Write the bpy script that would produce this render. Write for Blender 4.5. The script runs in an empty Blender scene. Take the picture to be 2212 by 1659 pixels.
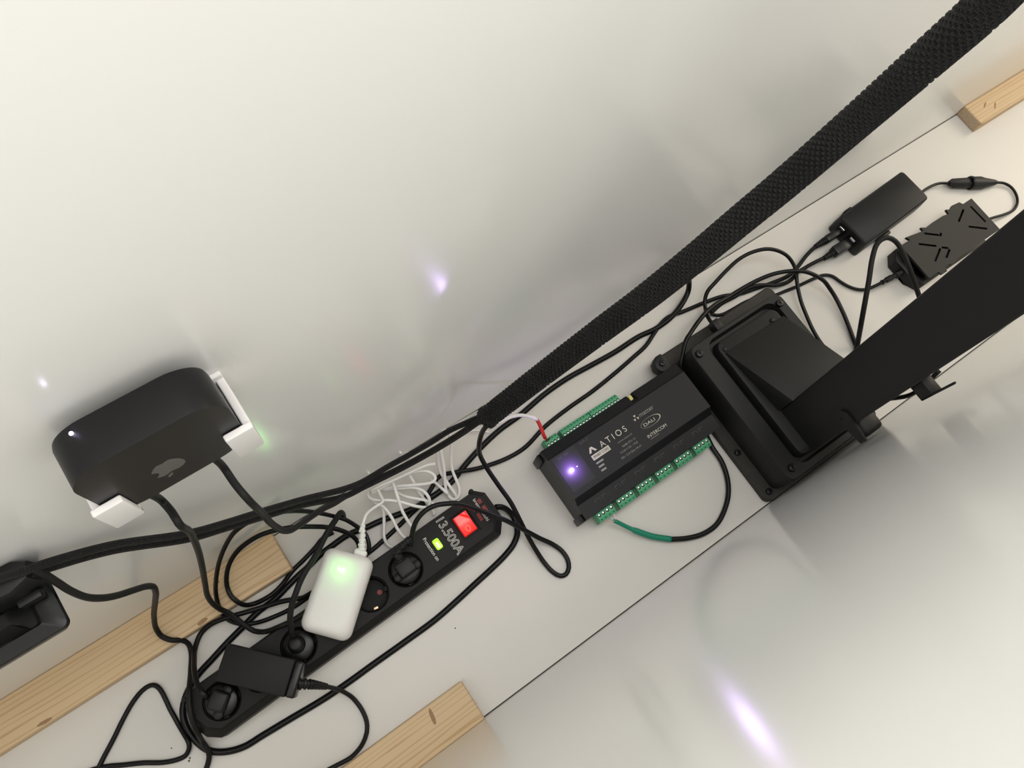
import bpy, bmesh, math, random
from mathutils import Vector, Matrix

random.seed(4)
SC = bpy.context.scene
COL = SC.collection
R = math.radians
WALL_BACK, WALL_FRONT = 0.2215, -0.098     # the two inner faces of the channel (metres)

# ------------------------------------------------------------------ camera
cam_data = bpy.data.cameras.new('camera')
cam = bpy.data.objects.new('camera', cam_data)
COL.objects.link(cam)
cam_data.sensor_fit = 'HORIZONTAL'
cam_data.sensor_width = 36.0
cam_data.lens = 36.0 * 1699.4 / 2212.0
cam_data.clip_start = 0.02
cam.matrix_world = Matrix((
    (0.81818442, 0.50320224, -0.27813983, 0.0),
    (-0.56329525, 0.79848711, -0.21240716, 0.0),
    (0.11520731, 0.33046307, 0.93676114, 1.0),
    (0, 0, 0, 1)))
SC.camera = cam

# ------------------------------------------------------------------ world, lights, exposure
world = bpy.data.worlds.new('room_light')
SC.world = world
world.use_nodes = True
bg = world.node_tree.nodes['Background']
bg.inputs['Color'].default_value = (1.0, 0.966, 0.905, 1)
bg.inputs['Strength'].default_value = 1.75


def area(name, loc, target, size, energy, color):
    d = bpy.data.lights.new(name, 'AREA')
    d.shape = 'RECTANGLE'
    d.size, d.size_y = size
    d.energy = energy
    d.color = color
    o = bpy.data.objects.new(name, d)
    COL.objects.link(o)
    o.location = loc
    o.rotation_euler = (Vector(target) - Vector(loc)).to_track_quat('-Z', 'Y').to_euler()
    return o


area('ceiling_light', (0.6, 0.05, 2.9), (0.45, 0.06, 0.0), (2.6, 2.0), 40, (0.97, 0.985, 1.0))
area('window_light', (3.6, 0.1, 2.0), (0.9, 0.06, 0.1), (1.4, 1.4), 40, (1.0, 0.82, 0.58))

SC.view_settings.view_transform = 'Standard'
SC.view_settings.look = 'None'
SC.view_settings.gamma = 1.0
SC.view_settings.use_curve_mapping = False
SC.view_settings.exposure = -0.07


# ------------------------------------------------------------------ materials
def mat(name, color, rough=0.5, spec=0.5, metal=0.0, noise=None, bump=None, coat=0.0, emit=None):
    """noise=(scale, amount) colour mottling, bump=(scale, strength)"""
    m = bpy.data.materials.new(name)
    m.use_nodes = True
    nt = m.node_tree
    b = nt.nodes['Principled BSDF']
    b.inputs['Base Color'].default_value = (*color, 1)
    b.inputs['Roughness'].default_value = rough
    b.inputs['Specular IOR Level'].default_value = spec
    b.inputs['Metallic'].default_value = metal
    b.inputs['Coat Weight'].default_value = coat
    tc = nt.nodes.new('ShaderNodeTexCoord')
    if noise:
        n = nt.nodes.new('ShaderNodeTexNoise')
        n.inputs['Scale'].default_value = noise[0]
        n.inputs['Detail'].default_value = 5
        nt.links.new(tc.outputs['Object'], n.inputs['Vector'])
        mx = nt.nodes.new('ShaderNodeMix')
        mx.data_type = 'RGBA'
        a = noise[1]
        mx.inputs['A'].default_value = (*[c * (1 - a) for c in color], 1)
        mx.inputs['B'].default_value = (*[min(1, c * (1 + a)) for c in color], 1)
        nt.links.new(n.outputs['Fac'], mx.inputs['Factor'])
        nt.links.new(mx.outputs['Result'], b.inputs['Base Color'])
    if bump:
        n2 = nt.nodes.new('ShaderNodeTexNoise')
        n2.inputs['Scale'].default_value = bump[0]
        n2.inputs['Detail'].default_value = 3
        nt.links.new(tc.outputs['Object'], n2.inputs['Vector'])
        bp = nt.nodes.new('ShaderNodeBump')
        bp.inputs['Strength'].default_value = bump[1]
        bp.inputs['Distance'].default_value = 0.0005
        nt.links.new(n2.outputs['Fac'], bp.inputs['Height'])
        nt.links.new(bp.outputs['Normal'], b.inputs['Normal'])
    if emit:
        b.inputs['Emission Color'].default_value = (*emit[0], 1)
        b.inputs['Emission Strength'].default_value = emit[1]
    return m


def wood_mat(name, c1, c2, c3):
    m = mat(name, c1, rough=0.55, spec=0.3)
    nt = m.node_tree
    b = nt.nodes['Principled BSDF']
    tc = nt.nodes['Texture Coordinate']
    mp = nt.nodes.new('ShaderNodeMapping')
    mp.inputs['Scale'].default_value = (3.0, 60.0, 60.0)
    nt.links.new(tc.outputs['Object'], mp.inputs['Vector'])
    wv = nt.nodes.new('ShaderNodeTexWave')
    wv.bands_direction = 'Y'
    wv.inputs['Scale'].default_value = 0.78
    wv.inputs['Distortion'].default_value = 9.0
    wv.inputs['Detail'].default_value = 3.0
    wv.inputs['Detail Scale'].default_value = 1.3
    wv.wave_profile = 'SAW'
    nt.links.new(mp.outputs['Vector'], wv.inputs['Vector'])
    rp = nt.nodes.new('ShaderNodeValToRGB')
    rp.color_ramp.elements[0].position = 0.0
    rp.color_ramp.elements[0].color = (*c2, 1)
    rp.color_ramp.elements[1].position = 0.30
    rp.color_ramp.elements[1].color = (*c1, 1)
    nt.links.new(wv.outputs['Fac'], rp.inputs['Fac'])
    mp2 = nt.nodes.new('ShaderNodeMapping')
    mp2.inputs['Scale'].default_value = (12.0, 420.0, 420.0)
    nt.links.new(tc.outputs['Object'], mp2.inputs['Vector'])
    n = nt.nodes.new('ShaderNodeTexNoise')
    n.inputs['Scale'].default_value = 1.0
    n.inputs['Detail'].default_value = 4
    nt.links.new(mp2.outputs['Vector'], n.inputs['Vector'])
    mx = nt.nodes.new('ShaderNodeMix')
    mx.data_type = 'RGBA'
    mx.inputs['B'].default_value = (*c3, 1)
    nt.links.new(n.outputs['Fac'], mx.inputs['Factor'])
    nt.links.new(rp.outputs['Color'], mx.inputs['A'])
    mr = nt.nodes.new('ShaderNodeMath')
    mr.operation = 'MULTIPLY'
    mr.inputs[1].default_value = 0.35
    nt.links.new(n.outputs['Fac'], mr.inputs[0])
    nt.links.new(mr.outputs[0], mx.inputs['Factor'])
    nt.links.new(mx.outputs['Result'], b.inputs['Base Color'])
    bp = nt.nodes.new('ShaderNodeBump')
    bp.inputs['Strength'].default_value = 0.25
    bp.inputs['Distance'].default_value = 0.0006
    nt.links.new(n.outputs['Fac'], bp.inputs['Height'])
    nt.links.new(bp.outputs['Normal'], b.inputs['Normal'])
    return m


def braid_mat(name, color, around, along, strength, dist):
    """woven relief driven by the tube's UVs (u round the tube 0..1, v metres along it)"""
    m = mat(name, color, rough=0.55, spec=0.35)
    nt = m.node_tree
    b = nt.nodes['Principled BSDF']
    uv = nt.nodes.new('ShaderNodeUVMap')
    sp = nt.nodes.new('ShaderNodeSeparateXYZ')
    nt.links.new(uv.outputs['UV'], sp.inputs[0])

    def math_(op, a, bb):
        n = nt.nodes.new('ShaderNodeMath')
        n.operation = op
        for i, v in enumerate((a, bb)):
            if v is None:
                continue
            if isinstance(v, (int, float)):
                n.inputs[i].default_value = v
            else:
                nt.links.new(v, n.inputs[i])
        return n.outputs[0]
    u = math_('MULTIPLY', sp.outputs['X'], around * 2 * math.pi)
    v = math_('MULTIPLY', sp.outputs['Y'], along * 2 * math.pi)
    s1 = math_('SINE', math_('ADD', u, v), None)
    s2 = math_('SINE', math_('SUBTRACT', u, v), None)
    h = math_('MULTIPLY', s1, s2)
    bp = nt.nodes.new('ShaderNodeBump')
    bp.inputs['Strength'].default_value = strength
    bp.inputs['Distance'].default_value = dist
    nt.links.new(h, bp.inputs['Height'])
    nt.links.new(bp.outputs['Normal'], b.inputs['Normal'])
    rp = nt.nodes.new('ShaderNodeMapRange')
    rp.inputs['From Min'].default_value = -1
    rp.inputs['From Max'].default_value = 1
    nt.links.new(h, rp.inputs['Value'])
    mx = nt.nodes.new('ShaderNodeMix')
    mx.data_type = 'RGBA'
    mx.inputs['A'].default_value = (*[c * 0.5 for c in color], 1)
    mx.inputs['B'].default_value = (*[c * 1.5 for c in color], 1)
    nt.links.new(rp.outputs['Result'], mx.inputs['Factor'])
    nt.links.new(mx.outputs['Result'], b.inputs['Base Color'])
    return m


M = {}
M['laminate'] = mat('white_gloss_laminate', (0.84, 0.842, 0.818), rough=0.18, spec=0.42)
M['board'] = mat('white_board', (0.70, 0.675, 0.63), rough=0.32, spec=0.35, noise=(9, 0.03))
M['seam'] = mat('dark_joint', (0.03, 0.03, 0.025), rough=0.9)
M['pine'] = wood_mat('pine', (0.66, 0.48, 0.285), (0.47, 0.295, 0.145), (0.70, 0.54, 0.35))
M['pine_end'] = mat('pine_end_grain', (0.50, 0.38, 0.26), rough=0.8, noise=(240, 0.25), bump=(400, 0.5))
M['knot'] = mat('wood_knot', (0.33, 0.20, 0.10), rough=0.7, noise=(300, 0.3))
M['black_plastic'] = mat('black_plastic', (0.0085, 0.0085, 0.0090), rough=0.45, spec=0.32, bump=(900, 0.15))
M['satin_black'] = mat('satin_black_metal', (0.0130, 0.0130, 0.0124), rough=0.52, spec=0.3, bump=(1500, 0.12))
M['gloss_black'] = mat('gloss_black_plastic', (0.0056, 0.0056, 0.0060), rough=0.26, spec=0.32)
M['box_side'] = mat('black_aluminium_look', (0.0100, 0.0094, 0.0100), rough=0.38, spec=0.22)
M['cable_black'] = mat('black_cable_rubber', (0.0056, 0.0056, 0.0060), rough=0.36, spec=0.24)
M['cable_grey'] = mat('charcoal_cable_rubber', (0.0110, 0.0110, 0.0106), rough=0.5, spec=0.2)
M['strip_black'] = mat('power_strip_plastic', (0.0100, 0.0097, 0.0094), rough=0.52, spec=0.22, bump=(1800, 0.2))
M['recess'] = mat('socket_recess', (0.0030, 0.0030, 0.0030), rough=0.5, spec=0.2)
M['copper'] = mat('earth_contact', (0.75, 0.47, 0.32), rough=0.3, metal=1.0)
M['chrome'] = mat('bright_metal', (0.8, 0.8, 0.8), rough=0.2, metal=1.0)
M['screw_metal'] = mat('dull_screw_metal', (0.62, 0.62, 0.60), rough=0.4, metal=1.0)
M['brass'] = mat('brass', (0.72, 0.50, 0.18), rough=0.3, metal=1.0)
M['red_dot'] = mat('red_shutter', (0.30, 0.03, 0.02), rough=0.5)
M['red_switch'] = mat('lit_red_switch', (0.75, 0.02, 0.015), rough=0.15, coat=0.5, emit=((1.0, 0.015, 0.012), 0.42))
M['red_glow'] = mat('red_neon', (1, 0.1, 0.05), rough=0.3, emit=((1.0, 0.14, 0.08), 1.3))
M['lime_led'] = mat('lit_lime_lens', (0.45, 0.9, 0.05), rough=0.1, emit=((0.42, 0.95, 0.03), 0.7))
M['lime_core'] = mat('lit_lime_core', (0.7, 1, 0.3), rough=0.1, emit=((0.72, 1.0, 0.30), 1.5))
M['print_white'] = mat('white_print', (0.72, 0.71, 0.68), rough=0.6)
M['print_bright'] = mat('bright_white_print', (0.88, 0.88, 0.86), rough=0.6)
M['print_grey'] = mat('grey_print', (0.26, 0.255, 0.24), rough=0.6)
M['print_faint'] = mat('faint_print', (0.055, 0.053, 0.06), rough=0.6)
M['print_cream'] = mat('cream_print', (0.58, 0.55, 0.47), rough=0.6)
M['print_red'] = mat('dark_red_print', (0.20, 0.022, 0.02), rough=0.6)
M['white_plastic'] = mat('white_plastic', (0.80, 0.79, 0.765), rough=0.42, spec=0.4)
M['white_side'] = mat('pale_grey_plastic', (0.60, 0.62, 0.64), rough=0.45, spec=0.4)
M['white_print3d'] = mat('white_printed_plastic', (0.82, 0.80, 0.79), rough=0.55, spec=0.35, bump=(700, 0.15))
M['white_cable'] = mat('white_cable_sheath', (0.90, 0.89, 0.87), rough=0.42, spec=0.4)
M['green_led'] = mat('lit_green_leaf', (0.4, 1, 0.4), rough=0.2, emit=((0.35, 1.0, 0.25), 3.0))
M['etch_halo'] = mat('etched_line_painted_halo', (0.62, 0.80, 0.60), rough=0.4, emit=((0.25, 0.9, 0.22), 0.55))  # green halo of the leaf light, put into the etched lines as emission
M['module_black'] = mat('controller_plastic', (0.0098, 0.0096, 0.0110), rough=0.4, spec=0.22, bump=(1400, 0.1))
M['terminal'] = mat('green_terminal_plastic', (0.085, 0.40, 0.20), rough=0.45, spec=0.4)
M['terminal_dark'] = mat('dark_green_plastic', (0.012, 0.085, 0.03), rough=0.5)
M['hole'] = mat('dark_hole', (0.01, 0.025, 0.015), rough=0.7)
M['yellow'] = mat('yellow_plastic', (0.62, 0.56, 0.18), rough=0.5)
M['purple_led'] = mat('lit_violet_led', (1, 0.9, 1), rough=0.2, emit=((0.72, 0.50, 1.0), 260.0))
M['white_led'] = mat('lit_white_led', (1, 1, 1), rough=0.2, emit=((0.80, 0.74, 1.0), 14.0))
def painted_glow_mat(name, base, color, strength, centre, radius):
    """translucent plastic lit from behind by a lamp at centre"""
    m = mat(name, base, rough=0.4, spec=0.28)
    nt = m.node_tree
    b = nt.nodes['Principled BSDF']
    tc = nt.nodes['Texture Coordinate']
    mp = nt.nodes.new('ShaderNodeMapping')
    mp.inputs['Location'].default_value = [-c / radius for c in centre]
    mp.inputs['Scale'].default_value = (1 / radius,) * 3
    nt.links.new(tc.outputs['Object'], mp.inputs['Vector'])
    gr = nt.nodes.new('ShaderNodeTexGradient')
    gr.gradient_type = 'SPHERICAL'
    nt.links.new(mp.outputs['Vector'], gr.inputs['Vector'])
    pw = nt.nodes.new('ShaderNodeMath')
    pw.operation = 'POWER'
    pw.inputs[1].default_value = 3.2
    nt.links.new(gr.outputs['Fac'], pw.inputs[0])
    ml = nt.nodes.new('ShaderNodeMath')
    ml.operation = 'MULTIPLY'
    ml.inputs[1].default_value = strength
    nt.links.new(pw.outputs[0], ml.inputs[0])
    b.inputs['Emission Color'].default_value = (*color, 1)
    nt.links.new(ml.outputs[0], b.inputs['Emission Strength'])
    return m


M['red_shrink'] = mat('red_heat_shrink', (0.56, 0.02, 0.018), rough=0.4)
M['green_shrink'] = mat('green_heat_shrink', (0.0, 0.23, 0.135), rough=0.42)
M['pink_wire'] = mat('pink_wire', (0.62, 0.36, 0.30), rough=0.5)
M['green_wire'] = mat('green_wire', (0.2, 0.5, 0.3), rough=0.5)
M['logo'] = mat('grey_logo', (0.10, 0.098, 0.092), rough=0.35)
M['sleeve'] = braid_mat('black_braided_sleeve', (0.014, 0.014, 0.014), 14, 190, 0.9, 0.0012)
M['braid'] = braid_mat('black_braided_cable', (0.009, 0.009, 0.0095), 6, 260, 0.8, 0.0006)
M['dust'] = mat('dusty_black', (0.030, 0.027, 0.023), rough=0.7, noise=(260, 0.6))
M['speck'] = mat('brown_speck', (0.12, 0.09, 0.05), rough=0.8)


# ------------------------------------------------------------------ geometry helpers
def link(o, parent=None):
    COL.objects.link(o)
    if parent is not None:
        o.parent = parent
    return o


def mesh_obj(name, verts, faces, m, parent=None, smooth=False, uvs=None):
    me = bpy.data.meshes.new(name)
    me.from_pydata([tuple(v) for v in verts], [], faces)
    me.update()
    if smooth:
        me.polygons.foreach_set('use_smooth', [True] * len(me.polygons))
    if uvs is not None:
        ul = me.uv_layers.new(name='UVMap')
        for lp in me.loops:
            ul.data[lp.index].uv = uvs[lp.vertex_index]
    me.materials.append(m)
    return link(bpy.data.objects.new(name, me), parent)


def bm_obj(name, bm, m, parent=None, smooth=False):
    bmesh.ops.recalc_face_normals(bm, faces=bm.faces[:])
    me = bpy.data.meshes.new(name)
    bm.to_mesh(me)
    bm.free()
    if smooth:
        for p in me.polygons:
            p.use_smooth = True
        try:
            me.set_sharp_from_angle(angle=R(38))
        except Exception:
            pass
    me.materials.append(m)
    return link(bpy.data.objects.new(name, me), parent)


def box_into(bm, lo, hi, bevel=0.0, seg=2, mtx=None):
    t = bmesh.new()
    bmesh.ops.create_cube(t, size=1.0)
    c = [(a + b) / 2 for a, b in zip(lo, hi)]
    s = [(b - a) for a, b in zip(lo, hi)]
    for v in t.verts:
        v.co = Vector((c[0] + v.co.x * s[0], c[1] + v.co.y * s[1], c[2] + v.co.z * s[2]))
    if bevel > 0:
        bmesh.ops.bevel(t, geom=t.edges[:], offset=bevel, segments=seg, profile=0.5, affect='EDGES')
    if mtx is not None:
        t.transform(mtx)
    tmp = bpy.data.meshes.new('tmp')
    t.to_mesh(tmp)
    t.free()
    bm.from_mesh(tmp)
    bpy.data.meshes.remove(tmp)


def box(name, lo, hi, m, parent=None, bevel=0.0, seg=2, mtx=None):
    bm = bmesh.new()
    box_into(bm, lo, hi, bevel, seg, mtx)
    return bm_obj(name, bm, m, parent, smooth=bevel > 0)


def boxes(name, items, m, parent=None, bevel=0.0):
    bm = bmesh.new()
    for lo, hi in items:
        box_into(bm, lo, hi, bevel)
    return bm_obj(name, bm, m, parent, smooth=bevel > 0)


def rrect(cx, cy, hx, hy, r, n=6):
    """rounded rectangle outline, counter-clockwise"""
    r = max(min(r, hx, hy), 1e-5)
    pts = []
    for qx, qy, a0 in ((1, 1, 0), (-1, 1, 90), (-1, -1, 180), (1, -1, 270)):
        for i in range(n + 1):
            a = R(a0 + 90 * i / n)
            pts.append((cx + qx * (hx - r) + r * math.cos(a), cy + qy * (hy - r) + r * math.sin(a)))
    return pts


def loft(name, loops, m, parent=None, smooth=True, cap=(True, True)):
    """loops: list of equally long point lists (3D)"""
    bm = bmesh.new()
    vs = [[bm.verts.new(p) for p in lp] for lp in loops]
    n = len(loops[0])
    for a, b in zip(vs, vs[1:]):
        for i in range(n):
            bm.faces.new((a[i], a[(i + 1) % n], b[(i + 1) % n], b[i]))
    if cap[0]:
        bm.faces.new(list(reversed(vs[0])))
    if cap[1]:
        bm.faces.new(vs[-1])
    return bm_obj(name, bm, m, parent, smooth)


def lift(o2, z):
    return [(x, y, z) for x, y in o2]


def prism(name, outline, z0, z1, m, parent=None, bevel=0.0, smooth=False):
    bm = bmesh.new()
    a = [bm.verts.new((x, y, z0)) for x, y in outline]
    b = [bm.verts.new((x, y, z1)) for x, y in outline]
    n = len(outline)
    bm.faces.new(list(reversed(a)))
    top = bm.faces.new(b)
    for i in range(n):
        bm.faces.new((a[i], a[(i + 1) % n], b[(i + 1) % n], b[i]))
    if bevel > 0:
        bmesh.ops.bevel(bm, geom=list(top.edges), offset=bevel, segments=2, profile=0.5, affect='EDGES')
    return bm_obj(name, bm, m, parent, smooth or bevel > 0)


def lathe(name, prof, m, parent=None, seg=24, mtx=None, smooth=True):
    """prof: list of (radius, height)"""
    bm = bmesh.new()
    rings = []
    for r, z in prof:
        rings.append([bm.verts.new((r * math.cos(2 * math.pi * i / seg), r * math.sin(2 * math.pi * i / seg), z))
                      for i in range(seg)])
    for a, b in zip(rings, rings[1:]):
        for i in range(seg):
            bm.faces.new((a[i], a[(i + 1) % seg], b[(i + 1) % seg], b[i]))
    bm.faces.new(list(reversed(rings[0])))
    bm.faces.new(rings[-1])
    if mtx is not None:
        bm.transform(mtx)
    return bm_obj(name, bm, m, parent, smooth)


def spline(pts, step=0.004):
    """centripetal Catmull-Rom through the points, resampled evenly"""
    P = [Vector(p) for p in pts]
    P = [P[0] * 2 - P[1]] + P + [P[-1] * 2 - P[-2]]
    out = []
    for i in range(1, len(P) - 2):
        p0, p1, p2, p3 = P[i - 1:i + 3]
        t0 = 0.0
        t1 = t0 + max((p1 - p0).length, 1e-6) ** 0.5
        t2 = t1 + max((p2 - p1).length, 1e-6) ** 0.5
        t3 = t2 + max((p3 - p2).length, 1e-6) ** 0.5
        n = max(2, int((p2 - p1).length / step))
        for k in range(n):
            t = t1 + (t2 - t1) * k / n
            a1 = p0 * ((t1 - t) / (t1 - t0)) + p1 * ((t - t0) / (t1 - t0))
            a2 = p1 * ((t2 - t) / (t2 - t1)) + p2 * ((t - t1) / (t2 - t1))
            a3 = p2 * ((t3 - t) / (t3 - t2)) + p3 * ((t - t2) / (t3 - t2))
            b1 = a1 * ((t2 - t) / (t2 - t0)) + a2 * ((t - t0) / (t2 - t0))
            b2 = a2 * ((t3 - t) / (t3 - t1)) + a3 * ((t - t1) / (t3 - t1))
            out.append(b1 * ((t2 - t) / (t2 - t1)) + b2 * ((t - t1) / (t2 - t1)))
    out.append(P[-2])
    return out


def tube_data(path, rad, sides=10, flat=1.0, relief=None):
    """rad: number or function of (0..1); returns verts, faces, uvs"""
    V, F, U = [], [], []
    n = len(path)
    tang = []
    for i in range(n):
        a = path[max(i - 1, 0)]
        b = path[min(i + 1, n - 1)]
        d = b - a
        tang.append(d.normalized() if d.length > 1e-9 else Vector((1, 0, 0)))
    up = Vector((0, 0, 1))
    if abs(tang[0].dot(up)) > 0.95:
        up = Vector((0, 1, 0))
    nrm = (up - tang[0] * up.dot(tang[0])).normalized()
    L = 0.0
    for i in range(n):
        if i:
            nrm = nrm - tang[i] * nrm.dot(tang[i])
            nrm.normalize()
            L += (path[i] - path[i - 1]).length
        bi = tang[i].cross(nrm)
        r = rad(i / (n - 1)) if callable(rad) else rad
        for k in range(sides):
            a = 2 * math.pi * k / sides
            rr = r + (relief(i, k) if relief else 0.0)
            V.append(path[i] + (nrm * math.cos(a) * flat + bi * math.sin(a)) * rr)
            U.append((min(k, sides - k) * 2.0 / sides, L))
    for i in range(n - 1):
        for k in range(sides):
            k2 = (k + 1) % sides
            F.append((i * sides + k, i * sides + k2, (i + 1) * sides + k2, (i + 1) * sides + k))
    F.append(tuple(range(sides - 1, -1, -1)))
    F.append(tuple((n - 1) * sides + k for k in range(sides)))
    return V, F, U


def cable(name, key, r, m, parent=None, sides=10, step=0.004, flat=1.0):
    V, F, U = [], [], []
    for pts in CABLES[key]:
        v, f, u = tube_data(spline(pts, step), r, sides, flat)
        o = len(V)
        V += v
        U += u
        F += [tuple(i + o for i in q) for q in f]
    return mesh_obj(name, V, F, m, parent, smooth=True, uvs=U)


def text_mesh(s, width=None, height=None, fill=True, bevel=0.0, depth=0.00015, space=1.0):
    cu = bpy.data.curves.new('lettering', 'FONT')
    cu.body = s
    cu.size = 1.0
    cu.space_character = space
    if fill:
        cu.extrude = 0.0
    else:
        cu.fill_mode = 'NONE'
        cu.bevel_depth = bevel
        cu.bevel_resolution = 1
    to = bpy.data.objects.new('lettering', cu)
    COL.objects.link(to)
    dg = bpy.context.evaluated_depsgraph_get()
    dg.update()
    me = bpy.data.meshes.new_from_object(to.evaluated_get(dg))
    bpy.data.objects.remove(to)
    bpy.data.curves.remove(cu)
    xs = [v.co.x for v in me.vertices]
    ys = [v.co.y for v in me.vertices]
    x0, x1 = min(xs), max(xs)
    sx = (width / (x1 - x0)) if width else 1.0
    sy = (height / max(ys)) if height else sx
    if not width:
        sx = sy
    for v in me.vertices:
        v.co.x = (v.co.x - x0) * sx
        v.co.y *= sy
        v.co.z *= sx
    return me


def text(s, loc, rotz, m, parent, width=None, height=None, name='lettering', rot=None, **kw):
    me = text_mesh(s, width, height, **kw)
    me.name = name
    me.materials.clear()
    me.materials.append(m)
    o = link(bpy.data.objects.new(name, me), parent)
    o.location = loc
    o.rotation_euler = rot if rot else (0, 0, rotz)
    return o


def tag(o, label=None, cat=None, group=None, kind=None):
    if label:
        o['label'] = label
    if cat:
        o['category'] = cat
    if group:
        o['group'] = group
    if kind:
        o['kind'] = kind
    return o


def thing(name, label, cat, loc=(0, 0, 0), rotz=0.0, group=None):
    o = bpy.data.objects.new(name, None)
    o.empty_display_size = 0.02
    link(o)
    o.location = loc
    o.rotation_euler = (0, 0, rotz)
    return tag(o, label, cat, group)


def point_light(name, loc, energy, color, radius, parent=None):
    d = bpy.data.lights.new(name, 'POINT')
    d.energy = energy
    d.color = color
    d.shadow_soft_size = radius
    o = bpy.data.objects.new(name, d)
    link(o, parent)
    o.location = loc
    return o


def rib_relief(name, path_pts, r0, r1, ribs, m, parent):
    """ribbed strain relief along a path, tapering r0 -> r1"""
    path = spline(path_pts, 0.0006)
    n = len(path)

    def rad(t):
        base = r0 + (r1 - r0) * t
        return base * (1.0 if (t * ribs) % 1.0 < 0.58 else 0.78)
    v, f, u = tube_data(path, rad, 14)
    return mesh_obj(name, v, f, m, parent, smooth=False)


def subtract(target, cutters):
    """boolean difference, baked into the target's mesh"""
    for c in cutters:
        md = target.modifiers.new('cut', 'BOOLEAN')
        md.operation = 'DIFFERENCE'
        md.solver = 'EXACT'
        md.object = c
    dg = bpy.context.evaluated_depsgraph_get()
    dg.update()
    me = bpy.data.meshes.new_from_object(target.evaluated_get(dg))
    old = target.data
    mats = [mm for mm in old.materials]
    target.modifiers.clear()
    target.data = me
    me.materials.clear()
    for mm in mats:
        me.materials.append(mm)
    for p in me.polygons:
        p.material_index = 0
    for c in cutters:
        d = c.data
        bpy.data.objects.remove(c)
        bpy.data.meshes.remove(d)
    bpy.data.meshes.remove(old)


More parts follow.
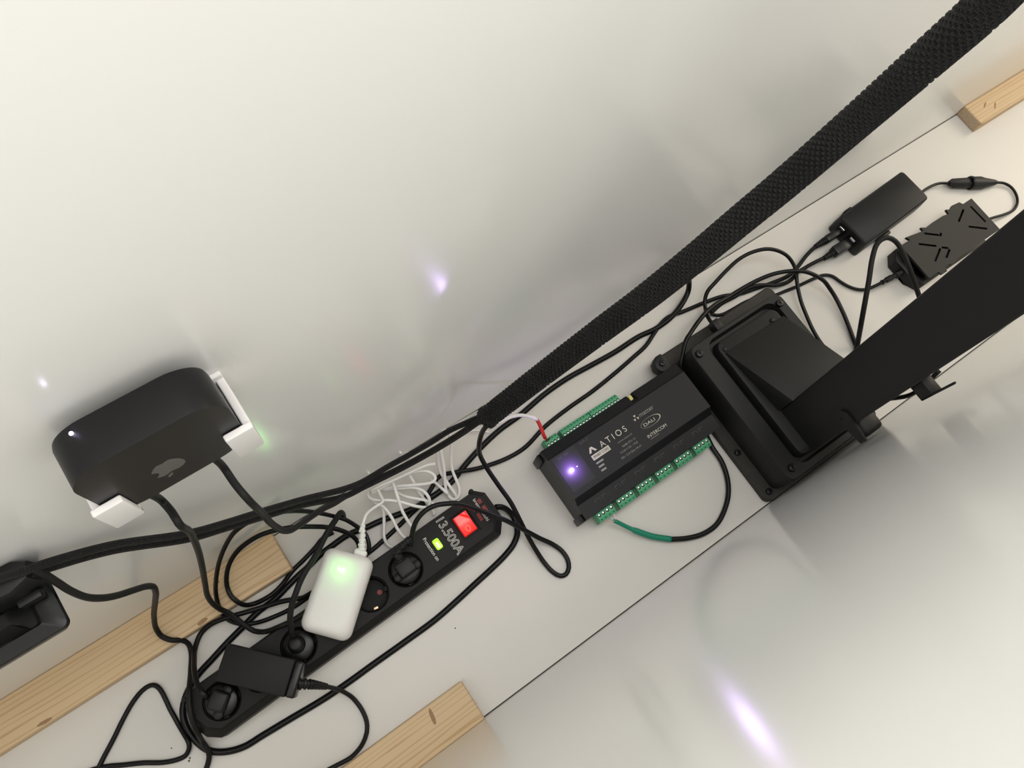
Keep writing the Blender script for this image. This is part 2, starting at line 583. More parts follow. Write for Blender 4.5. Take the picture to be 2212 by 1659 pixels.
# cable centre lines (metres, channel coordinates)
CABLES = {
 'bundle_a': [
  [(-0.2417,0.2169,0.402),(-0.219,0.2121,0.401),(-0.2026,0.2087,0.398),(-0.1922,0.2068,0.394),(-0.1821,0.2088,0.3783),(-0.15,0.2095,0.335),(-0.1041,0.1979,0.292),(-0.0749,0.1958,0.2629),(-0.0471,0.1944,0.238),(-0.0087,0.1911,0.205),(0.0307,0.1859,0.172),(0.0494,0.1852,0.159),(0.082,0.1893,0.138),(0.1058,0.188,0.1389),(0.1378,0.1867,0.14),(0.1616,0.1849,0.1495),(0.1826,0.1801,0.158),(0.1974,0.1735,0.178),(0.2105,0.1695,0.2)],
 ],
 'bundle_b': [
  [(-0.246,0.2159,0.395),(-0.2245,0.2124,0.39),(-0.2097,0.2107,0.385),(-0.1975,0.2075,0.382),(-0.1874,0.2092,0.3662),(-0.1549,0.2096,0.322),(-0.108,0.1969,0.28),(-0.0784,0.1949,0.2508),(-0.0504,0.1927,0.226),(-0.0116,0.1889,0.194),(0.027,0.1813,0.162),(0.0626,0.1834,0.14),(0.102,0.1823,0.128),(0.1406,0.1785,0.136),(0.1716,0.1751,0.152),(0.1931,0.1714,0.176),(0.2101,0.1666,0.202)],
 ],
 'grey_lead': [
  [(-0.192,0.209,0.385),(-0.1898,0.2046,0.38),(-0.19,0.1992,0.3592),(-0.1901,0.1934,0.34),(-0.1884,0.1884,0.3177),(-0.1847,0.1866,0.3),(-0.1797,0.1875,0.2771),(-0.1728,0.1904,0.252),(-0.1674,0.1939,0.225),(-0.1661,0.1949,0.207),(-0.1705,0.1949,0.185),(-0.1886,0.1991,0.125),(-0.21,0.1998,0.062),(-0.2198,0.193,0.034),(-0.2204,0.1842,0.025),(-0.2133,0.1745,0.024),(-0.2062,0.1699,0.016),(-0.2038,0.1636,0.008),(-0.2059,0.1546,0.005),(-0.212,0.1352,0.02),(-0.2165,0.1139,0.048),(-0.2233,0.0994,0.05),(-0.2276,0.0854,0.049),(-0.2311,0.072,0.04),(-0.2371,0.0601,0.015),(-0.2373,0.049,0.0115),(-0.2424,0.0421,0.005),(-0.2486,0.0361,0.004),(-0.2617,0.0279,0.004)],
 ],
 'cord_six': [
  [(-0.0362,0.1317,0.006),(-0.0502,0.1344,0.008),(-0.0611,0.1347,0.014),(-0.0703,0.1347,0.0182),(-0.0778,0.1376,0.022),(-0.092,0.1442,0.0202),(-0.1096,0.15,0.018),(-0.13,0.1562,0.0185),(-0.1465,0.1614,0.019),(-0.1603,0.1656,0.018),(-0.1729,0.1678,0.014),(-0.1863,0.1664,0.008),(-0.194,0.1604,0.01),(-0.1997,0.1527,0.014),(-0.2022,0.1428,0.026),(-0.2043,0.1284,0.044),(-0.205,0.1119,0.058),(-0.2035,0.1003,0.062),(-0.2019,0.0951,0.058)],
 ],
 'tv_left': [
  [(-0.0921,0.197,0.4715),(-0.0921,0.197,0.4376),(-0.0921,0.197,0.4038),(-0.0902,0.1867,0.4044),(-0.0898,0.1765,0.405),(-0.0922,0.1789,0.365),(-0.0978,0.1827,0.325),(-0.1085,0.1847,0.265),(-0.1224,0.1852,0.2),(-0.136,0.1856,0.14),(-0.1479,0.1826,0.09),(-0.1521,0.178,0.058),(-0.1512,0.1724,0.04),(-0.1462,0.163,0.029),(-0.1429,0.1528,0.024),(-0.1391,0.142,0.02),(-0.1348,0.1333,0.018),(-0.1277,0.127,0.022),(-0.1177,0.1215,0.036),(-0.1056,0.1178,0.048),(-0.0941,0.1157,0.049),(-0.0801,0.1147,0.0485),(-0.0678,0.1139,0.046)],
 ],
 'tv_right': [
  [(-0.0444,0.197,0.4715),(-0.0444,0.197,0.4353),(-0.0444,0.197,0.399),(-0.0438,0.1832,0.3956),(-0.0417,0.1689,0.392),(-0.0406,0.1645,0.345),(-0.0408,0.1618,0.3217),(-0.0392,0.1593,0.3),(-0.0365,0.157,0.285),(-0.0321,0.1566,0.2754),(-0.0251,0.1592,0.262),(-0.0122,0.1652,0.2382),(0.0015,0.1706,0.215),(0.014,0.1743,0.1917),(0.0276,0.1794,0.168),(0.0625,0.1842,0.13),(0.1026,0.1834,0.116),(0.142,0.18,0.122),(0.1736,0.1766,0.138),(0.1955,0.1729,0.162),(0.2121,0.1673,0.19)],
 ],
 'loop_big': [
  [(-0.0187,0.1389,0.012),(-0.0005,0.1362,0.02),(0.0136,0.1345,0.026),(0.0225,0.1391,0.03),(0.0272,0.1489,0.032),(0.0279,0.1594,0.034),(0.0244,0.1684,0.038),(0.0172,0.1808,0.0487),(0.0083,0.1895,0.058),(-0.0012,0.1945,0.0819),(-0.0133,0.1992,0.112),(-0.0263,0.2056,0.1262),(-0.0396,0.2093,0.14),(-0.0552,0.2139,0.1446),(-0.0669,0.2148,0.148),(-0.0756,0.2166,0.1427),(-0.0865,0.217,0.136),(-0.0987,0.2161,0.1205),(-0.1124,0.2122,0.102),(-0.1251,0.2076,0.0798),(-0.1365,0.2013,0.058),(-0.1468,0.1936,0.036),(-0.1519,0.1854,0.026),(-0.1545,0.1769,0.022),(-0.1569,0.1707,0.009),(-0.1539,0.1612,0.008),(-0.1468,0.1519,0.009),(-0.1373,0.1445,0.014),(-0.1249,0.1395,0.009),(-0.111,0.1366,0.005),(-0.096,0.1341,0.005),(-0.0798,0.1333,0.005),(-0.0665,0.134,0.005),(-0.0439,0.135,0.005)],
 ],
 'loop_small': [
  [(-0.0122,0.1397,0.008),(0.0073,0.1422,0.016),(0.0142,0.1486,0.022),(0.0157,0.1579,0.028),(0.0123,0.1664,0.034),(0.0042,0.1765,0.044),(-0.0056,0.1848,0.052),(-0.0193,0.1928,0.062),(-0.0338,0.2012,0.0655),(-0.0448,0.2063,0.068),(-0.0567,0.2112,0.0671),(-0.0725,0.2155,0.066),(-0.0886,0.2172,0.06),(-0.1018,0.2164,0.055),(-0.1142,0.213,0.0469),(-0.1234,0.2075,0.04),(-0.1318,0.1986,0.032),(-0.136,0.1901,0.026),(-0.1367,0.1815,0.025),(-0.1351,0.1745,0.024),(-0.1321,0.1677,0.018),(-0.1278,0.1641,0.01),(-0.12,0.1618,0.006),(-0.1098,0.1596,0.01),(-0.0973,0.1594,0.011),(-0.0832,0.1628,0.011),(-0.0675,0.1706,0.005),(-0.0475,0.1755,0.004),(-0.0291,0.1806,0.004),(-0.0162,0.1853,0.004),(-0.0025,0.1843,0.004)],
 ],
 'strip_cord': [
  [(0.1799,0.098,0.02),(0.1855,0.0955,0.018),(0.1915,0.0897,0.012),(0.1953,0.0791,0.005),(0.1931,0.0673,0.0042),(0.1881,0.0573,0.0042),(0.176,0.0483,0.0042),(0.1588,0.0428,0.0042),(0.1349,0.0385,0.0042),(0.108,0.0348,0.0042),(0.0793,0.0306,0.0042),(0.0444,0.0267,0.0042),(-0.0006,0.0257,0.0042),(-0.0439,0.0252,0.0042),(-0.0726,0.0246,0.0042),(-0.1062,0.0249,0.0042),(-0.1529,0.0283,0.0042),(-0.1832,0.0304,0.0042),(-0.2058,0.032,0.0042),(-0.2248,0.0393,0.0042),(-0.2376,0.0497,0.0042),(-0.2436,0.0618,0.0042),(-0.2468,0.0782,0.0042),(-0.246,0.0934,0.0042),(-0.2417,0.1048,0.0042),(-0.2342,0.1139,0.0042),(-0.2241,0.1217,0.0042),(-0.2089,0.129,0.0042),(-0.1903,0.1343,0.0042),(-0.1679,0.1409,0.0042),(-0.1442,0.1466,0.0042),(-0.1236,0.1515,0.0042),(-0.0993,0.1537,0.0042),(-0.0795,0.1584,0.0042),(-0.0629,0.1623,0.0042),(-0.0482,0.165,0.0042),(-0.0306,0.1692,0.0042),(-0.0083,0.1712,0.0042),(0.0078,0.172,0.0042),(0.0218,0.1702,0.0042),(0.0321,0.1676,0.0042),(0.0517,0.1649,0.0042),(0.0807,0.1583,0.0042),(0.101,0.1548,0.0042),(0.1209,0.1551,0.0042),(0.1403,0.1559,0.0042),(0.1571,0.1586,0.0042),(0.1747,0.1648,0.0042),(0.2112,0.1751,0.0042),(0.2455,0.1815,0.0042),(0.2796,0.1837,0.0042),(0.3255,0.1902,0.0042),(0.3667,0.1919,0.0042),(0.4056,0.1897,0.0042),(0.4453,0.1877,0.0042),(0.4882,0.1882,0.0042),(0.5179,0.1848,0.0042),(0.5403,0.1854,0.009),(0.5641,0.1914,0.01),(0.5888,0.2035,0.012),(0.5916,0.2117,0.026),(0.5847,0.2149,0.045),(0.576,0.2171,0.075),(0.5759,0.2157,0.11)],
 ],
 'lead_one': [
  [(-0.0165,0.1385,0.004),(0.003,0.1388,0.004),(0.025,0.1396,0.004),(0.0387,0.1415,0.004),(0.0694,0.1471,0.004),(0.0908,0.1517,0.004),(0.1017,0.1528,0.011),(0.1158,0.159,0.005),(0.1292,0.1654,0.004),(0.1408,0.1715,0.0037),(0.1489,0.1721,0.0035),(0.1567,0.1681,0.009),(0.1691,0.1623,0.011),(0.1803,0.1583,0.006),(0.1963,0.1528,0.004),(0.2303,0.1448,0.004),(0.26,0.1437,0.004),(0.2988,0.1525,0.004),(0.3411,0.1566,0.004),(0.3823,0.1582,0.004),(0.4264,0.1626,0.004),(0.4614,0.1674,0.004),(0.4882,0.1717,0.004),(0.5088,0.1797,0.004),(0.5283,0.187,0.004),(0.5452,0.1895,0.0035),(0.5658,0.1851,0.004),(0.604,0.1792,0.004),(0.6329,0.1723,0.006),(0.6583,0.1623,0.004),(0.6861,0.1559,0.004),(0.7139,0.1496,0.0048),(0.7412,0.1456,0.0055),(0.7627,0.1485,0.006),(0.7851,0.1554,0.01),(0.8021,0.1585,0.013),(0.8147,0.1588,0.015),(0.8243,0.1586,0.015)],
 ],
 'lead_two': [
  [(0.6021,0.1611,0.004),(0.6263,0.1644,0.004),(0.6465,0.1617,0.01),(0.671,0.1616,0.01),(0.6916,0.1558,0.009),(0.7144,0.1426,0.008),(0.7356,0.1382,0.004),(0.747,0.1388,0.005),(0.7539,0.1415,0.01),(0.7654,0.1411,0.011),(0.7803,0.1405,0.012),(0.7968,0.1384,0.014),(0.8073,0.1368,0.015)],
 ],
 'loop_tall': [
  [(0.5768,0.1379,0.03),(0.5781,0.1484,0.029),(0.5819,0.1582,0.025),(0.5915,0.168,0.016),(0.5984,0.1786,0.017),(0.6064,0.1864,0.024),(0.6234,0.191,0.03),(0.6471,0.1962,0.034),(0.6715,0.1998,0.036),(0.6951,0.1988,0.036),(0.7189,0.1916,0.036),(0.7341,0.1807,0.034),(0.744,0.1674,0.03),(0.7475,0.1528,0.024),(0.7456,0.1414,0.02),(0.741,0.1324,0.016),(0.7339,0.1198,0.014),(0.7252,0.1013,0.012),(0.7195,0.0824,0.01),(0.7143,0.0621,0.008),(0.712,0.0436,0.006),(0.7116,0.0197,0.005),(0.7129,-0.0046,0.005)],
 ],
 'cord_stand': [
  [(0.4968,0.1064,0.02),(0.498,0.1173,0.03),(0.5073,0.1278,0.036),(0.5234,0.1417,0.038),(0.5385,0.1479,0.036),(0.5575,0.1548,0.034),(0.58,0.1611,0.03),(0.6056,0.165,0.022),(0.6314,0.165,0.016),(0.6555,0.1652,0.014),(0.6871,0.1635,0.014),(0.7135,0.158,0.018),(0.734,0.1489,0.022),(0.7497,0.137,0.026),(0.7623,0.1249,0.024),(0.7728,0.1081,0.02),(0.7756,0.099,0.016),(0.7774,0.0793,0.01),(0.7728,0.0548,0.007),(0.7664,0.0333,0.005),(0.7597,0.0151,0.004),(0.7549,0.0018,0.004),(0.7517,-0.02,0.004)],
 ],
 'lead_supply': [
  [(0.6005,0.1603,0.005),(0.6075,0.1541,0.003),(0.6161,0.1505,0.003),(0.6312,0.149,0.003),(0.6591,0.1475,0.003),(0.6816,0.1425,0.003),(0.7038,0.1325,0.003),(0.7225,0.1291,0.003),(0.7452,0.125,0.003),(0.7778,0.1208,0.004),(0.7946,0.1166,0.003),(0.8035,0.1085,0.003),(0.8077,0.0961,0.003),(0.8131,0.0838,0.003),(0.821,0.0732,0.003),(0.8314,0.0654,0.004),(0.8414,0.0619,0.008),(0.8556,0.0594,0.013),(0.8666,0.0582,0.016)],
 ],
 'lead_arch': [
  [(0.7459,-0.0037,0.004),(0.7554,0.0055,0.008),(0.7581,0.026,0.04),(0.7709,0.0484,0.062),(0.7883,0.0686,0.074),(0.8086,0.0896,0.082),(0.826,0.1022,0.086),(0.8382,0.1048,0.088),(0.8485,0.1016,0.088),(0.8555,0.0923,0.086),(0.8576,0.0773,0.082),(0.8552,0.0568,0.076),(0.8533,0.0371,0.068),(0.8526,0.0177,0.058),(0.852,0.0012,0.05),(0.8554,-0.0228,0.035)],
 ],
 'plug_one': [
  [(0.0627,0.1105,0.066),(0.0698,0.1179,0.07),(0.076,0.1245,0.078),(0.0849,0.1298,0.086),(0.0971,0.1325,0.09),(0.1097,0.1312,0.09),(0.1227,0.1258,0.088),(0.1346,0.1188,0.084),(0.1436,0.1104,0.078),(0.1583,0.0948,0.066),(0.1728,0.0784,0.054),(0.184,0.0649,0.04),(0.1951,0.0504,0.026),(0.2061,0.0352,0.014),(0.2169,0.0207,0.006),(0.2224,0.0074,0.004),(0.2226,-0.0052,0.0032),(0.218,-0.0145,0.0032),(0.2099,-0.0192,0.0032),(0.2027,-0.0166,0.0032),(0.1977,-0.0071,0.0032),(0.1953,0.0081,0.004),(0.1946,0.0266,0.008),(0.1947,0.0475,0.016),(0.1958,0.0698,0.026),(0.1968,0.0914,0.034),(0.1942,0.115,0.044),(0.1913,0.139,0.058),(0.1881,0.1539,0.084),(0.1882,0.1599,0.112),(0.193,0.1648,0.142),(0.198,0.1641,0.17),(0.2064,0.1635,0.2)],
 ],
 'plug_four': [
  [(0.0161,0.1873,0.03),(0.0176,0.1884,0.052),(0.0157,0.188,0.066),(0.0053,0.18,0.082),(-0.0057,0.1735,0.088),(-0.0161,0.167,0.0901),(-0.025,0.1606,0.092),(-0.0352,0.1544,0.0929),(-0.0479,0.148,0.094),(-0.0598,0.1406,0.093),(-0.0702,0.1323,0.092),(-0.0785,0.1258,0.0881),(-0.086,0.1177,0.084),(-0.0923,0.1084,0.074),(-0.0957,0.1016,0.066),(-0.0972,0.0987,0.06)],
 ],
 'adapter_cord': [
  [(-0.1048,0.046,0.06),(-0.1023,0.0419,0.058),(-0.0952,0.0336,0.042),(-0.0868,0.0221,0.018),(-0.083,0.0144,0.01),(-0.0805,0.0071,0.004),(-0.0786,-0.0091,0.003),(-0.0807,-0.0238,0.003),(-0.0869,-0.0341,0.003),(-0.0952,-0.0405,0.008),(-0.1024,-0.0433,0.016),(-0.1126,-0.0448,0.025),(-0.1304,-0.0424,0.025),(-0.1482,-0.0394,0.025),(-0.1726,-0.0321,0.025)],
 ],
 'floor_loop': [
  [(-0.3555,0.0933,0.003),(-0.3421,0.1022,0.003),(-0.3339,0.1082,0.003),(-0.3167,0.1197,0.003),(-0.2994,0.1323,0.003),(-0.2835,0.1423,0.003),(-0.2695,0.1478,0.003),(-0.26,0.1479,0.003),(-0.2551,0.1445,0.003),(-0.2527,0.1373,0.003),(-0.2526,0.1259,0.003),(-0.2533,0.1134,0.003),(-0.2531,0.1021,0.003),(-0.253,0.0909,0.003),(-0.2518,0.0793,0.006),(-0.2513,0.0694,0.008),(-0.2551,0.0637,0.005),(-0.2618,0.0603,0.003),(-0.2706,0.0618,0.003),(-0.2842,0.068,0.003),(-0.3017,0.0798,0.003),(-0.3197,0.09,0.003),(-0.3376,0.1002,0.003),(-0.3704,0.1116,0.003)],
 ],
 'driver_lead': [
  [(0.0232,0.1563,0.064),(0.0318,0.1635,0.066),(0.0399,0.171,0.06),(0.0475,0.174,0.052),(0.0565,0.1759,0.044),(0.0655,0.1773,0.038),(0.0676,0.1864,0.034),(0.0681,0.1942,0.04)],
  [(0.0596,0.1967,0.036),(0.0676,0.1954,0.042),(0.0964,0.1896,0.05),(0.1212,0.186,0.052),(0.1334,0.1842,0.05),(0.1427,0.1808,0.048)],
  [(0.0588,0.1959,0.03),(0.0732,0.1936,0.032),(0.0933,0.1926,0.036),(0.1084,0.19,0.04),(0.1182,0.1865,0.042),(0.1274,0.1819,0.042),(0.134,0.1747,0.04),(0.135,0.1676,0.038),(0.1298,0.1653,0.036),(0.1195,0.1694,0.034),(0.1061,0.1769,0.032),(0.0892,0.1864,0.03),(0.0729,0.1934,0.028)],
  [(0.0726,0.1932,0.024),(0.0917,0.183,0.026),(0.1082,0.1727,0.028),(0.1146,0.1641,0.028),(0.1164,0.1536,0.026),(0.1137,0.1466,0.022),(0.1103,0.146,0.016)],
  [(0.0622,0.1988,0.026),(0.0562,0.1974,0.028),(0.0554,0.1908,0.03),(0.0618,0.1834,0.032),(0.0737,0.1754,0.033),(0.0853,0.165,0.032),(0.096,0.1534,0.028),(0.1083,0.144,0.022),(0.1155,0.1412,0.016)],
  [(0.0861,0.1851,0.018),(0.0889,0.1786,0.02),(0.0932,0.1708,0.022),(0.1015,0.1622,0.023),(0.1114,0.1532,0.022),(0.1174,0.1454,0.018),(0.1205,0.1402,0.012)],
  [(0.0875,0.1924,0.046),(0.0874,0.1883,0.042),(0.0853,0.1796,0.038),(0.0829,0.1698,0.036),(0.0805,0.1605,0.03),(0.0796,0.151,0.026),(0.0797,0.1402,0.022),(0.0802,0.1293,0.02)],
  [(0.0556,0.1916,0.022),(0.0585,0.1831,0.024),(0.0636,0.1745,0.026),(0.0653,0.1571,0.024),(0.0641,0.144,0.02),(0.0646,0.1333,0.016),(0.0672,0.1268,0.014),(0.0708,0.124,0.016),(0.0788,0.1293,0.018),(0.0891,0.1361,0.018),(0.0999,0.1404,0.016)],
  [(0.0645,0.1828,0.014),(0.0604,0.1687,0.012),(0.0524,0.1552,0.011),(0.0454,0.1433,0.01),(0.0447,0.1338,0.005),(0.0497,0.1268,0.004),(0.0549,0.1244,0.004)],
  [(0.1103,0.189,0.034),(0.1108,0.1843,0.032),(0.1106,0.1755,0.026),(0.1102,0.1673,0.018),(0.1117,0.1567,0.014),(0.1129,0.1456,0.01),(0.1143,0.1367,0.005),(0.1118,0.135,0.004)],
 ],
 'white_coil': [
  [(0.1587,0.201,0.04),(0.1559,0.1954,0.034),(0.1547,0.1917,0.03),(0.1503,0.1833,0.022),(0.1475,0.1742,0.016),(0.1477,0.1627,0.012),(0.1484,0.1476,0.008),(0.1486,0.1385,0.005),(0.1452,0.1369,0.002)],
  [(0.1628,0.2014,0.046),(0.1586,0.1911,0.036),(0.1532,0.1759,0.024),(0.1485,0.1663,0.018),(0.1432,0.1555,0.01),(0.1409,0.1468,0.005),(0.1423,0.139,0.004),(0.1469,0.136,0.004),(0.1526,0.138,0.004),(0.1574,0.1451,0.006),(0.16,0.1581,0.01),(0.1623,0.1699,0.014),(0.168,0.1815,0.022),(0.1742,0.1915,0.034),(0.1764,0.1992,0.05),(0.1758,0.2055,0.062),(0.1723,0.2084,0.06),(0.1665,0.2063,0.052),(0.1628,0.2014,0.046)],
  [(0.1324,0.1739,0.01),(0.1356,0.1672,0.009),(0.1375,0.1601,0.009),(0.139,0.1521,0.012),(0.1407,0.1457,0.01)],
 ],
 'sensor_lead': [
  [(0.1955,0.1656,0.186),(0.2032,0.1614,0.168),(0.2161,0.1635,0.146),(0.2308,0.1666,0.124),(0.2447,0.1683,0.104),(0.2586,0.1681,0.084),(0.2687,0.1653,0.07),(0.2764,0.1615,0.06),(0.2809,0.1582,0.054)],
 ],
 'sensor_shrink': [
  [(0.281,0.1592,0.053),(0.2811,0.1523,0.05),(0.2805,0.1453,0.046),(0.2795,0.1389,0.043),(0.2795,0.1341,0.04)],
 ],
 'thin_back': [
  [(0.1579,0.205,0.06),(0.1813,0.2048,0.066),(0.1997,0.1993,0.09),(0.211,0.1909,0.125),(0.2146,0.1814,0.165),(0.2187,0.1735,0.205)],
 ],
 'thin_floor': [
  [(0.19,0.2029,0.01),(0.2048,0.2029,0.006),(0.2151,0.1997,0.005),(0.2221,0.1948,0.005),(0.2314,0.1865,0.004)],
 ],
 'relay_cable': [
  [(0.4804,0.03,0.004),(0.4786,0.0203,0.004),(0.4752,0.0039,0.0041),(0.4737,-0.0173,0.0042),(0.4655,-0.0394,0.0044),(0.452,-0.0575,0.0045),(0.4324,-0.0715,0.0046),(0.4122,-0.0791,0.0047),(0.3895,-0.0782,0.0049),(0.3672,-0.0701,0.005),(0.3483,-0.0592,0.006)],
 ],
 'relay_shrink': [
  [(0.3493,-0.0598,0.006),(0.3309,-0.0432,0.007),(0.3189,-0.0288,0.009),(0.3094,-0.016,0.012),(0.3019,-0.0052,0.016),(0.2976,0.0003,0.019)],
 ],
 'hook_lead': [
  [(0.6148,-0.0537,0.15),(0.6173,-0.064,0.16),(0.6205,-0.0697,0.172),(0.6229,-0.0752,0.19),(0.6238,-0.0764,0.205),(0.6256,-0.0738,0.225),(0.6404,-0.07,0.24)],
 ],
 'wire_pink': [
  [(0.2987,-0.0012,0.019),(0.2914,0.0023,0.022),(0.2853,0.0077,0.026)],
 ],
 'wire_white': [
  [(0.2984,0.0004,0.019),(0.2999,0.0034,0.024),(0.2996,0.0077,0.028)],
 ],
 'wire_green': [
  [(0.2981,-0,0.019),(0.2916,0.0053,0.024),(0.2907,0.0086,0.028)],
 ],
 'link_lead': [
  [(1.0085,0.1389,0.016),(1.0218,0.1406,0.015),(1.0489,0.1414,0.01),(1.0693,0.1379,0.008),(1.0846,0.129,0.008)],
 ],
 'link_lead_b': [
  [(1.1551,0.0901,0.008),(1.1703,0.0808,0.006),(1.1774,0.0691,0.004),(1.1745,0.0558,0.004),(1.1653,0.0442,0.004),(1.148,0.0378,0.005),(1.124,0.0399,0.008),(1.1018,0.0444,0.012),(1.0789,0.049,0.015)],
 ],
 'sleeve': [
  [(0.1951,0.166,0.1925),(0.2059,0.1642,0.2087),(0.242,0.1573,0.2677),(0.2906,0.1454,0.3558),(0.3203,0.1378,0.4085),(0.3478,0.1328,0.4561),(0.3729,0.1293,0.4989),(0.3955,0.126,0.5374),(0.4163,0.1203,0.5984),(0.4188,0.1119,0.6615),(0.4193,0.1061,0.7065),(0.415,0.1038,0.7351)],
 ],
}


# ------------------------------------------------------------------ the channel
X0, X1, TOP = -1.0, 2.4, 0.93
tag(box('floor', (X0, WALL_FRONT + 0.0012, -0.019), (X1, WALL_BACK - 0.0012, 0.0), M['board']),
    'white laminated board forming the bottom of the cable channel', 'floor', kind='structure')
tag(box('wall_back', (X0, WALL_BACK, -0.019), (X1, WALL_BACK + 0.019, TOP), M['laminate']),
    'glossy white panel behind the small black box', 'wall', kind='structure')
tag(box('wall_front', (X0, WALL_FRONT - 0.019, -0.019), (X1, WALL_FRONT, TOP), M['laminate']),
    'glossy white panel mirroring the black stand', 'wall', kind='structure')
tag(box('wall_left', (X0 - 0.019, WALL_FRONT - 0.019, -0.019), (X0, WALL_BACK + 0.019, TOP), M['laminate']),
    'white panel closing the far end of the channel', 'wall', kind='structure')
tag(box('trim_1', (X0, WALL_BACK - 0.0012, -0.019), (X1, WALL_BACK, -0.0012), M['seam']),
    'thin dark joint along the back panel', 'joint', kind='structure')
tag(box('trim_2', (X0, WALL_FRONT, -0.019), (X1, WALL_FRONT + 0.0012, -0.0012), M['seam']),
    'thin dark joint along the front panel', 'joint', kind='structure')


# wooden battens in the corners
def batten(x0, x1, y0, y1, h, label, cut, knots=()):
    t = thing('wooden_batten', label, 'batten', ((x0 + x1) / 2, (y0 + y1) / 2, 0))
    hx, hy = (x1 - x0) / 2, (y1 - y0) / 2
    b = box('timber', (-hx, -hy, 0), (hx, hy, h), M['pine'], t, bevel=0.0022, seg=3)
    e = 0.0004
    for s in cut:
        xx = s * hx
        box('end_grain', (min(xx, xx + s * e), -hy + 0.002, 0.002), (max(xx, xx + s * e), hy - 0.002, h - 0.002), M['pine_end'], t)
    for kx, ky, w, l, a in knots:
        o = prism('knot', [(w * math.cos(R(i * 30)) * (1 + 0.25 * random.random()), l * math.sin(R(i * 30)) * (1 + 0.25 * random.random())) for i in range(12)],
                  h - 0.0004, h + 0.0002, M['knot'], t)
        o.location = (kx, ky, 0)
        o.rotation_euler = (0, 0, a)
    return t


batten(-0.86, -0.0645, WALL_BACK - 0.0505, WALL_BACK, 0.020, 'long pine batten along the back panel under the charcoal leads', (1,),
       ((0.285, -0.0215, 0.006, 0.0022, 0.1), (0.10, -0.022, 0.007, 0.0018, -0.05), (0.32, 0.008, 0.0016, 0.0012, 0)))
batten(1.203, 2.1, WALL_BACK - 0.0415, WALL_BACK, 0.022, 'short visible end of a pine batten at the far right corner', (-1,),
       ((-0.415, 0.004, 0.006, 0.0012, 0.5), (-0.40, -0.006, 0.007, 0.0012, 0.7)))
bt = batten(-0.70, 0.0325, WALL_FRONT, WALL_FRONT + 0.0495, 0.020, 'pine batten with a knot against the front panel', (1,),
            ((0.318, 0.012, 0.0022, 0.0085, -0.18),))
# splinters left by the saw at the cut corner
sv, sf = [], []
for i in range(14):
    x, y, z = 0.3655 + random.random() * 0.002, 0.0245 - random.random() * 0.05, 0.0195 - random.random() * 0.004
    if i < 6:
        y = 0.0245 - random.random() * 0.003
    o = len(sv)
    d = Vector((0.002 + 0.003 * random.random(), 0.004 * (random.random() - 0.2), 0.001 * random.random()))
    if i < 6:
        d = Vector((0.001 + 0.004 * random.random(), 0.003 + 0.006 * random.random(), 0.001))
    sv += [(x, y, z), (x, y + 0.0005, z), (x, y, z - 0.0005), (x + d.x, y + d.y, z + d.z)]
    sf += [(o, o + 1, o + 3), (o + 1, o + 2, o + 3), (o + 2, o, o + 3), (o, o + 2, o + 1)]
tag(mesh_obj('splinters', sv, sf, M['pine'], bt), kind='stuff')

# crumbs on the board
for x, y, s, lab, grp in ((-0.262, 0.0605, 0.0014, 0, 1), (-0.2595, 0.0555, 0.0011, 0, 1), (-0.2615, 0.0535, 0.0012, 0, 1),
                          (-0.271, 0.076, 0.0008, 'single faint crumb inside the pointed cable loop at bottom left', 0), (0.06, 0.005, 0.0009, 'single faint crumb near the cut end of the front batten', 0)):
    o = lathe('crumb', [(s * 0.4, 0), (s, s * 0.35), (s * 0.75, s * 0.8), (s * 0.2, s)], M['speck'], seg=7)
    o.location = (x, y, 0)
    tag(o, lab or 'one of three brown crumbs clustered beside the rounded strip end', 'crumb', 'clustered crumbs on the board' if grp else None)

# ------------------------------------------------------------------ small black streaming box on the back panel
cx, cz0, cz1, yf, yb = -0.0615, 0.470, 0.5625, 0.1815, 0.2110
t = thing('streaming_box', 'flat black box with rounded corners and grey fruit logo on back panel', 'streaming box', (cx, 0.196, cz0))
h = (cz1 - cz0) / 2
YS = [(yf, 0.9985), (yf + 0.0006, 1.0), (yb - 0.004, 1.0), (yb - 0.001, 0.985), (yb, 0.95)]
lp = []
for y, s in YS:
    lp.append([(px, y - 0.196, pz + h) for px, pz in rrect(0, 0, 0.0465 * s, h * s, 0.023 * s, 10)])
lp = [list(reversed(q)) for q in lp]
loft('body', lp, M['box_side'], t)
# standoff at the rear (rubber base)
box('base_pad', (-0.036, yb - 0.196, h - 0.036), (0.036, WALL_BACK - 0.196, h - 0.004), M['recess'], t)
ap = [(0, .62), (-.12, .66), (-.26, .70), (-.40, .64), (-.50, .50), (-.52, .30), (-.48, .08), (-.40, -.12), (-.28, -.30), (-.18, -.36),
      (-.08, -.33), (0, -.30), (.08, -.33), (.18, -.36), (.28, -.29), (.38, -.12), (.44, .02), (.36, .08), (.30, .18), (.29, .32), (.34, .44),
      (.43, .53), (.36, .62), (.24, .69), (.12, .67)]
lf = [(.0, .76), (.01, .86), (.07, .96), (.18, 1.03), (.19, .93), (.13, .82)]
for nm, pts in (('logo', ap), ('logo_leaf', lf)):
    o = prism(nm, [(x * 0.0205, y * 0.0205) for x, y in pts], 0, 0.00025, M['logo'], t)
    # the mark stands on its head: its top points down the panel
    o.matrix_parent_inverse = Matrix.Identity(4)
    o.location = (-0.0035, yf - 0.196, 0.0385)
    o.rotation_euler = (R(90), 0, 0)
    o.scale = (-1, -1, 1)
lathe('status_light', [(0.0012, 0.0), (0.0012, 0.0004), (0.0007, 0.0007)], M['white_led'], t, seg=14).location = (-0.0292, 0.2045 - 0.196, cz1 - cz0)
